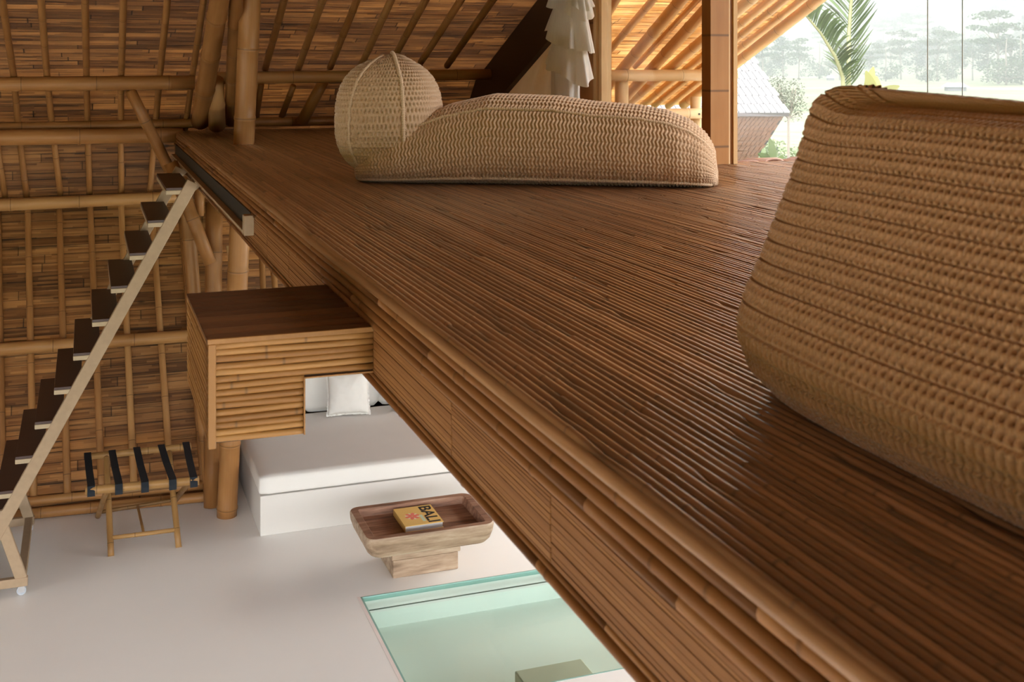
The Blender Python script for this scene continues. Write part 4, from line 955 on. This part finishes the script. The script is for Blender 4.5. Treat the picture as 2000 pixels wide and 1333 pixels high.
mb.build('roof_shingles', M['shing'], g)
wr = onD(1533, 224, D0 + .05); wb = onD(1478, 312, D0 + .75)
dn = (wb - wr); dn_n = dn
def wallp(u, v): return wr - ax * u + dn * v
mb = MB(); q = [wallp(0, 0), wallp(W, 0), wallp(W + 1.5, 2.2) , wallp(0, 2.2)]; mb.add(q + [p + bk * .15 for p in q], [(0, 1, 2, 3), (7, 6, 5, 4), (0, 3, 7, 4)]); mb.build('wall_board', M['gap'], g)
mb = MB()
for i in range(20):
    u = .0 + (.04 if i % 2 else 0)
    while u < W:
        wd_ = random.uniform(.07, .11); v0 = i * .11; v1 = v0 + .125; o_ = -bk * .035
        a = wallp(u, v0) - bk * .008; b = wallp(u + wd_, v0) - bk * .008; c = wallp(u + wd_ + .02, v1) + o_; d = wallp(u + .02, v1) + o_
        mb.add([a, b, c, d, c - o_, d - o_], [(0, 1, 2, 3), (3, 2, 4, 5), (1, 4, 2), (0, 3, 5)], random.random()); u += wd_ + .008
mb.build('wall_shingles', M['shingw'], g)

# terrain
M['field'] = None
m, nt, b = mat('rice_fields'); tcn = N(nt, 'ShaderNodeTexCoord').outputs['Object']; rot = N(nt, 'ShaderNodeMapping'); rot.inputs['Rotation'].default_value = (0, 0, math.radians(38)); nt.links.new(tcn, rot.inputs[0])
n1 = noise_of(nt, mapping(nt, rot.outputs[0], (.004, .03, .01)), 1.0, 4, .6); n2 = noise_of(nt, mapping(nt, rot.outputs[0], (.02, .14, .1)), 1.0, 4, .65); n3 = noise_of(nt, tcn, .6, 3, .7)
f = mth(nt, 'ADD', mth(nt, 'MULTIPLY', n1, .5), mth(nt, 'ADD', mth(nt, 'MULTIPLY', n2, .55), mth(nt, 'MULTIPLY', n3, .0)))
c = ramp(nt, f, [(.40, (.020, .038, .006)), (.49, (.046, .066, .014)), (.53, (.095, .092, .045)), (.57, (.040, .062, .012)), (.64, (.16, .135, .10))])
nt.links.new(c, b.inputs['Base Color']); b.inputs['Roughness'].default_value = .9; M['field'] = m
M['hill'] = plain('wooded_hill', (.03, .05, .02), .95, nscale=.02, namt=.5)
def terr(x, y):
    r = math.hypot(x, y); z = -3.25 + .25 * noise.noise(Vector((x * .02, y * .02, 0)))
    if r < 30: z -= 0
    k = max(0, min(1, (r - 520) / 1300)); z += (k * k * (3 - 2 * k)) * (115 + 60 * noise.noise(Vector((x * .0018, y * .0018, 3)))) ; return z
vs = []; rs = [9, 14, 22, 35, 55, 80, 110, 150, 200, 260, 330, 410, 500, 560, 640, 740, 860, 1000, 1160, 1340, 1560, 1800, 2200]; na = 100
for r in rs:
    for i in range(na): a = 2 * math.pi * i / na; x, y = r * math.sin(a), r * math.cos(a); vs.append((x, y, terr(x, y)))
fs = [(j * na + i, j * na + (i + 1) % na, (j + 1) * na + (i + 1) % na, (j + 1) * na + i) for j in range(len(rs) - 1) for i in range(na)]
MB().add(vs, fs).build('terrain', M['field'], smooth=True)['kind'] = 'structure'
# foliage kinds
def leafmat(name, c, var=.35, tr=.3):
    m, nt, b = mat(name); oi = N(nt, 'ShaderNodeAttribute', attribute_name='rnd').outputs['Fac']
    cc = mixc(nt, oi, tuple(x * (1 - var) for x in c), tuple(min(1, x * (1 + var)) for x in c)); nt.links.new(cc, b.inputs['Base Color']); b.inputs['Roughness'].default_value = .7
    t = N(nt, 'ShaderNodeBsdfTranslucent'); nt.links.new(cc, t.inputs[0]); mx = N(nt, 'ShaderNodeMixShader'); mx.inputs[0].default_value = tr
    nt.links.new(b.outputs[0], mx.inputs[1]); nt.links.new(t.outputs[0], mx.inputs[2]); nt.links.new(mx.outputs[0], nt.nodes['Material Output'].inputs[0]); return m
M['leafA'] = leafmat('tree_leaves', (.022, .042, .014)); M['leafB'] = leafmat('tree_leaves_blue', (.012, .030, .018)); M['leafC'] = leafmat('shrub_leaves', (.05, .08, .014)); M['palm'] = leafmat('palm_leaflets', (.05, .072, .030)); M['bark'] = plain('bark', (.12, .10, .08), .9)
M['palmstem'] = plain('palm_midrib', (.12, .12, .055), .6)
def clumps(centres, nleaf, ls, seed, mat_, parent, flat=.45):
    rr = random.Random(seed); mb = MB()
    for (cx, cy, cz, rad) in centres:
        for _ in range(nleaf):
            while True:
                p = Vector((rr.uniform(-1, 1), rr.uniform(-1, 1), rr.uniform(-1, 1)))
                if .35 < p.length < 1: break
            p = Vector((cx + p.x * rad, cy + p.y * rad, cz + p.z * rad * flat)); a = Vector((rr.gauss(0, 1), rr.gauss(0, 1), rr.gauss(0, .5))).normalized() * ls * rr.uniform(.6, 1.3); b_ = a.cross(Vector((rr.gauss(0, 1), rr.gauss(0, 1), rr.gauss(0, 1)))).normalized() * ls * .55
            mb.add([p - a, p + b_, p + a, p - b_], [(0, 1, 2, 3)], rr.random())
    return mb.build('crown', mat_, parent)
def tree_proto(kind, seed):
    rr = random.Random(seed); g = empty('valley_tree', (0, 0, 0)); H = 15
    cs = []
    if kind == 0:   # flat layered umbrella crown
        for lv, (hz, sp, n_) in enumerate(((.95, .30, 4), (.78, .42, 6), (.60, .40, 6))):
            for i in range(n_): a = rr.random() * 6.3; q = rr.random() * sp * H; cs.append((q * math.cos(a), q * math.sin(a), hz * H + rr.uniform(-.6, .6), rr.uniform(1.9, 3.1)))
        fl = .28
    elif kind == 1:
        for i in range(15): a = rr.random() * 6.3; q = rr.random() * .28 * H; cs.append((q * math.cos(a), q * math.sin(a), rr.uniform(.3, .95) * H, rr.uniform(1.6, 2.8)))
        fl = .7
    else:
        for i in range(12): a = rr.random() * 6.3; q = rr.random() * .5 * H; cs.append((q * math.cos(a), q * math.sin(a), rr.uniform(.1, .45) * H, rr.uniform(1.8, 3.0)))
        fl = .6
    clumps(cs, 70, .42, seed, M['leafA' if kind != 1 else 'leafB'], g, fl)
    mb = MB(); mb.tube([(0, 0, -1), (.1, .1, H * .3), (0, .2, H * .62), (.2, 0, H * .85)], [.32, .26, .2, .08], 7)
    for c in cs[::2]: mb.tube([(0, .1, min(c[2] * .7, H * .6)), (c[0] * .6, c[1] * .6, c[2] * .92), (c[0], c[1], c[2])], [.14, .09, .04], 5)
    mb.build('trunk', M['bark'], g, smooth=True); return g
def copy_tree(o):
    c = o.copy(); COL.objects.link(c)
    for ch in list(o.children):
        k = ch.copy(); COL.objects.link(k); k.parent = c; k.matrix_parent_inverse = ch.matrix_parent_inverse
    return c
protos = [tree_proto(0, 11), tree_proto(1, 12), tree_proto(2, 13), tree_proto(0, 14)]
used = set(); R = random.Random(21); kinds = ['flat-topped spreading tree', 'tall leafy tree', 'low bushy tree', 'flat-topped airy tree']
spots = []
for px, D, k, s in [(1455, 430, 1, 1.0), (1490, 400, 0, 1.1), (1530, 440, 1, 1.25), (1560, 420, 0, 1.0), (1600, 460, 2, 1.2), (1640, 430, 1, 1.1), (1700, 420, 0, .95), (1730, 400, 2, .9), (1760, 440, 0, 1.15), (1790, 470, 1, 1.3), (1830, 410, 3, 1.25), (1850, 430, 2, 1.0),
                    (1880, 450, 1, 1.1), (1900, 420, 0, 1.0), (1930, 390, 1, 1.2), (1950, 350, 3, 1.5), (1975, 360, 1, 1.15), (1995, 340, 2, 1.2), (2030, 350, 0, 1.4), (1500, 470, 2, 1.0), (1740, 480, 3, 1.1), (1860, 480, 0, 1.4), (1660, 470, 0, .9), (1810, 380, 2, .8), (1965, 330, 2, 1.0), (2060, 330, 1, 1.2), (2100, 340, 0, 1.4)]:
    spots.append((px, D, k, s, 'bordering the rice fields'))
for i in range(58):
    D = R.uniform(600, 1250); spots.append((R.uniform(1400, 2120), D, R.choice((0, 1, 2, 3, 2)), R.uniform(1.0, 1.9), 'on the hazy hillside'))
spots.sort(key=lambda s: (s[4], s[0])); cnt = {}
for px, D, k, s, where in spots:
    p = protos[k]; o = p if k not in used else copy_tree(p); used.add(k)
    q = onD(px, 100, D); o.location = (q.x, q.y, terr(q.x, q.y) - .3); o.rotation_euler = (0, 0, R.random() * 6.28); o.scale = (s, s, s * R.uniform(.85, 1.1))
    key = (k, where); cnt[key] = cnt.get(key, 0) + 1
    n_ = cnt[key]; o['label'] = 'hazy ' + kinds[k] + ' ' + where + ', ' + ORD[n_ - 1] + ' such from the left'
    o['category'] = 'tree'; o['group'] = 'trees ' + where
# small hut in the fields
for px, py, D, wpx, lab in ((1866, 178, 270, 44, 'tiny dark-roofed field hut standing among the rice fields'), (1622, 144, 420, 16, 'far tiny shed at the tree line behind the palm frond')):
    q = onD(px, py, D); g = empty('field_hut', (q.x, q.y, terr(q.x, q.y)), lab, 'hut'); wm = wpx / F * D / 2; c_ = Vector((CS, -SN, 0)); d_ = Vector((SN, CS, 0)); b0_ = Vector((q.x, q.y, terr(q.x, q.y)))
    hz = 1.0; mb = MB(); P8 = [b0_ + c_ * sx_ * wm * .8 + d_ * sy_ * wm * .5 + Vector((0, 0, z)) for z in (0, hz) for sx_, sy_ in ((-1, -1), (1, -1), (1, 1), (-1, 1))]
    mb.add(P8, [(0, 1, 5, 4), (1, 2, 6, 5), (2, 3, 7, 6), (3, 0, 4, 7), (4, 5, 6, 7)]); mb.build('hut_wall', plain('hut_wall', (.10, .10, .12), .9), g)
    e = [b0_ + c_ * sx_ * wm + d_ * sy_ * wm * .7 + Vector((0, 0, hz * .95)) for sx_, sy_ in ((-1, -1), (1, -1), (1, 1), (-1, 1))]; rg = [b0_ - c_ * wm * .8 + Vector((0, 0, hz + .8)), b0_ + c_ * wm * .6 + Vector((0, 0, hz + .8))]
    MB().add(e + rg, [(0, 1, 5, 4), (2, 3, 4, 5), (1, 2, 5), (3, 0, 4), (3, 2, 1, 0)]).build('hut_roof', plain('hut_roof', (.22, .24, .30), .8), g)
# palm fronds just outside
g = empty('coconut_palm', tuple(onD(1648, 300, 13.5)), 'young coconut palm whose two upright fronds rise behind the brown pouf', 'palm')
def frond(name, path, l0, side, sag, parent, seed, n=46, D=13.5, both=False):
    rr = random.Random(seed); pts = [onD(px, py, D + dd) for px, py, dd in path]; L = [0]
    for a, b in zip(pts, pts[1:]): L.append(L[-1] + (b - a).length)
    def at(k):
        s = k * L[-1]
        for i in range(len(pts) - 1):
            if s <= L[i + 1] or i == len(pts) - 2: q = (s - L[i]) / (L[i + 1] - L[i]); return pts[i].lerp(pts[i + 1], q), (pts[i + 1] - pts[i]).normalized()
    fo = MB(); fo.tube([at(k)[0] for k in np.linspace(0, 1, 24)], [.028 * (1 - .8 * k) for k in np.linspace(0, 1, 24)], 8); fo = fo.build(name, M['palmstem'], parent, smooth=True)
    mb = MB(); right = Vector((CS, -SN, 0)); dep = Vector((SN, CS, 0))
    for i in range(n):
        k = .1 + .9 * i / n; p, d = at(k)
        for sd in ((side,) if not both else (-1, 1)):
            ln = l0 * math.sin(math.pi * min(1, .18 + .75 * k)) * rr.uniform(.85, 1.1); dr = (d * .75 + right * sd * .62 + dep * rr.uniform(-.25, .25)).normalized()
            prev = p; vs = []; wv = Vector((0, 0, 1)).cross(dr).normalized() * .4 + dep * .6
            for j in range(6):
                t = j / 5; q = p + dr * ln * t + Vector((0, 0, -sag * ln * t * t)); wdt = .036 * math.sin(math.pi * (.12 + .86 * t)) + .001; vs += [q - wv.normalized() * wdt * .6 - right * wdt * .6, q + wv.normalized() * wdt * .6 + right * wdt * .6]
            mb.add(vs, [(2 * j, 2 * j + 1, 2 * j + 3, 2 * j + 2) for j in range(5)], rr.random())
    mb.build('leaflets', M['palm'], fo); return fo
frond('frond', [(1649, 200, 0), (1646, 150, 0), (1632, 112, -.1), (1604, 66, -.2), (1566, 20, -.3), (1540, -30, -.4)], .62, 1, .5, g, 1, 44)
frond('frond', [(1656, 200, .1), (1657, 140, .1), (1657, 70, .2), (1662, 0, .2), (1672, -80, .1), (1690, -170, 0)], .62, -1, .25, g, 2, 60)
frond('frond', [(1657, 200, .2), (1658, 140, .2), (1659, 70, .3), (1664, 0, .3), (1674, -80, .3)], .45, 1, -.1, g, 3, 34)
def blades(name, base, tips, wid, label, cat, mat_, D):
    g = empty(name, tuple(onD(base[0], base[1], D)), label, cat)
    for i, (tx_, ty_, bend) in enumerate(tips):
        b_ = onD(base[0], base[1], D); t = onD(tx_, ty_, D + bend); mb = MB(); vs = []; dr = (t - b_); sd = dr.cross(Vector((SN, CS, 0))).normalized()
        for j in range(9):
            k = j / 8; p = b_.lerp(t, k) + sd * .15 * dr.length * math.sin(math.pi * k) * (1 if i % 2 else -1) * .5; w_ = wid * math.sin(math.pi * min(1, .1 + .88 * k)) ** .8; vs += [p - sd * w_ + Vector((0, 0, .02)), p, p + sd * w_ + Vector((0, 0, .02))]
        fs = [f for j in range(8) for f in ((3 * j, 3 * j + 1, 3 * j + 4, 3 * j + 3), (3 * j + 1, 3 * j + 2, 3 * j + 5, 3 * j + 4))]
        mb.add(vs, fs, random.random()).build('leaf', mat_, g, smooth=True)
    return g
blades('banana_plant', (1506, 330), [(1503, 272, 0), (1490, 292, .2), (1480, 303, -.3), (1519, 298, .2), (1530, 306, 0), (1496, 300, -.2)], .05, 'bright green broad-leaved plant peeking above the curled shingles', 'plant', M['leafC'], 14)
blades('yellowing_palm_shoots', (1703, 210), [(1691, 140, 0), (1706, 132, .1), (1712, 150, .3), (1699, 165, -.2), (1745, 178, .1), (1757, 170, .3)], .10, 'yellow-green palm shoots behind the top edge of the pouf', 'plant', leafmat('shoot', (.13, .125, .03)), 20)
g = empty('feathery_tree', tuple(onD(1535, 232, 70)), 'grey-green feathery tree beside the pale shingled roof', 'tree')
q = onD(1535, 215, 70); cs = [(onD(1535 + R.uniform(-28, 28), 190 + R.uniform(-32, 32), 70 + R.uniform(-1, 1))) for _ in range(26)]
clumps([(c.x, c.y, c.z, .62) for c in cs], 70, .07, 5, leafmat('feathery', (.055, .06, .042)), g, .9)
mb = MB(); b0 = onD(1540, 245, 70)
for c in cs[::2]: mb.tube([(b0.x, b0.y, -3.4), (b0.x, b0.y, b0.z + .4), tuple(c)], [.09, .07, .02], 6)
mb.build('trunk', M['bark'], g)
SH = [(1500, 262, 60), (1545, 275, 50), (1570, 235, 75), (1590, 215, 90), (1480, 240, 85), (1555, 300, 42), (1585, 270, 60), (1940, 196, 95), (1975, 190, 100), (2010, 200, 80), (1905, 205, 110), (1740, 196, 95), (1775, 205, 90), (1660, 185, 120)]
sp = ['below the flared brown wall', 'beside the tall pouf corner low down', 'next to the feathery tree', 'under the palm frond', 'close to the neighbouring hut', 'just over the curled shingles', 'half covered by the pouf seam', 'in the bright patch by the right frame edge', 'right of that bright patch', 'at the right frame edge', 'left of the bright patch', 'behind the yellow shoots', 'right of the yellow shoots', 'behind the palm frond foot']
for i, (px, py, D) in enumerate(SH):
    q = onD(px, py, D); q.z = terr(q.x, q.y); g = empty('field_shrub', tuple(q), 'bright green shrub ' + sp[i], 'shrub', 'green shrubs below the house')
    cs = [(q.x + R.uniform(-1, 1) * 1.4, q.y + R.uniform(-1, 1) * 1.4, q.z + R.uniform(.2, 1.1), R.uniform(.5, .9)) for _ in range(8)]; clumps(cs, 60, .13, 40 + i, M['leafC'], g, .8)
# morning haze lying over the valley
hm = bpy.data.materials.new('haze'); hm.use_nodes = True; nt = hm.node_tree; nt.nodes.clear(); out = N(nt, 'ShaderNodeOutputMaterial'); vsn = N(nt, 'ShaderNodeVolumePrincipled')
vsn.inputs['Color'].default_value = (.25, .262, .272, 1); vsn.inputs['Density'].default_value = .0021; vsn.inputs['Anisotropy'].default_value = .1; nt.links.new(vsn.outputs[0], out.inputs['Volume'])
sc.cycles.volume_bounces = 3
mb = MB(); c, s = math.cos(math.radians(-38)), math.sin(math.radians(-38)); MM = Matrix.Rotation(math.radians(-38), 4, 'Z')
mb.box((-900, 46, -12), (900, 1900, 160), M=MM); o = mb.build('valley_haze', hm); o['kind'] = 'stuff'; o['label'] = 'white morning haze lying over the valley'; o['category'] = 'haze'
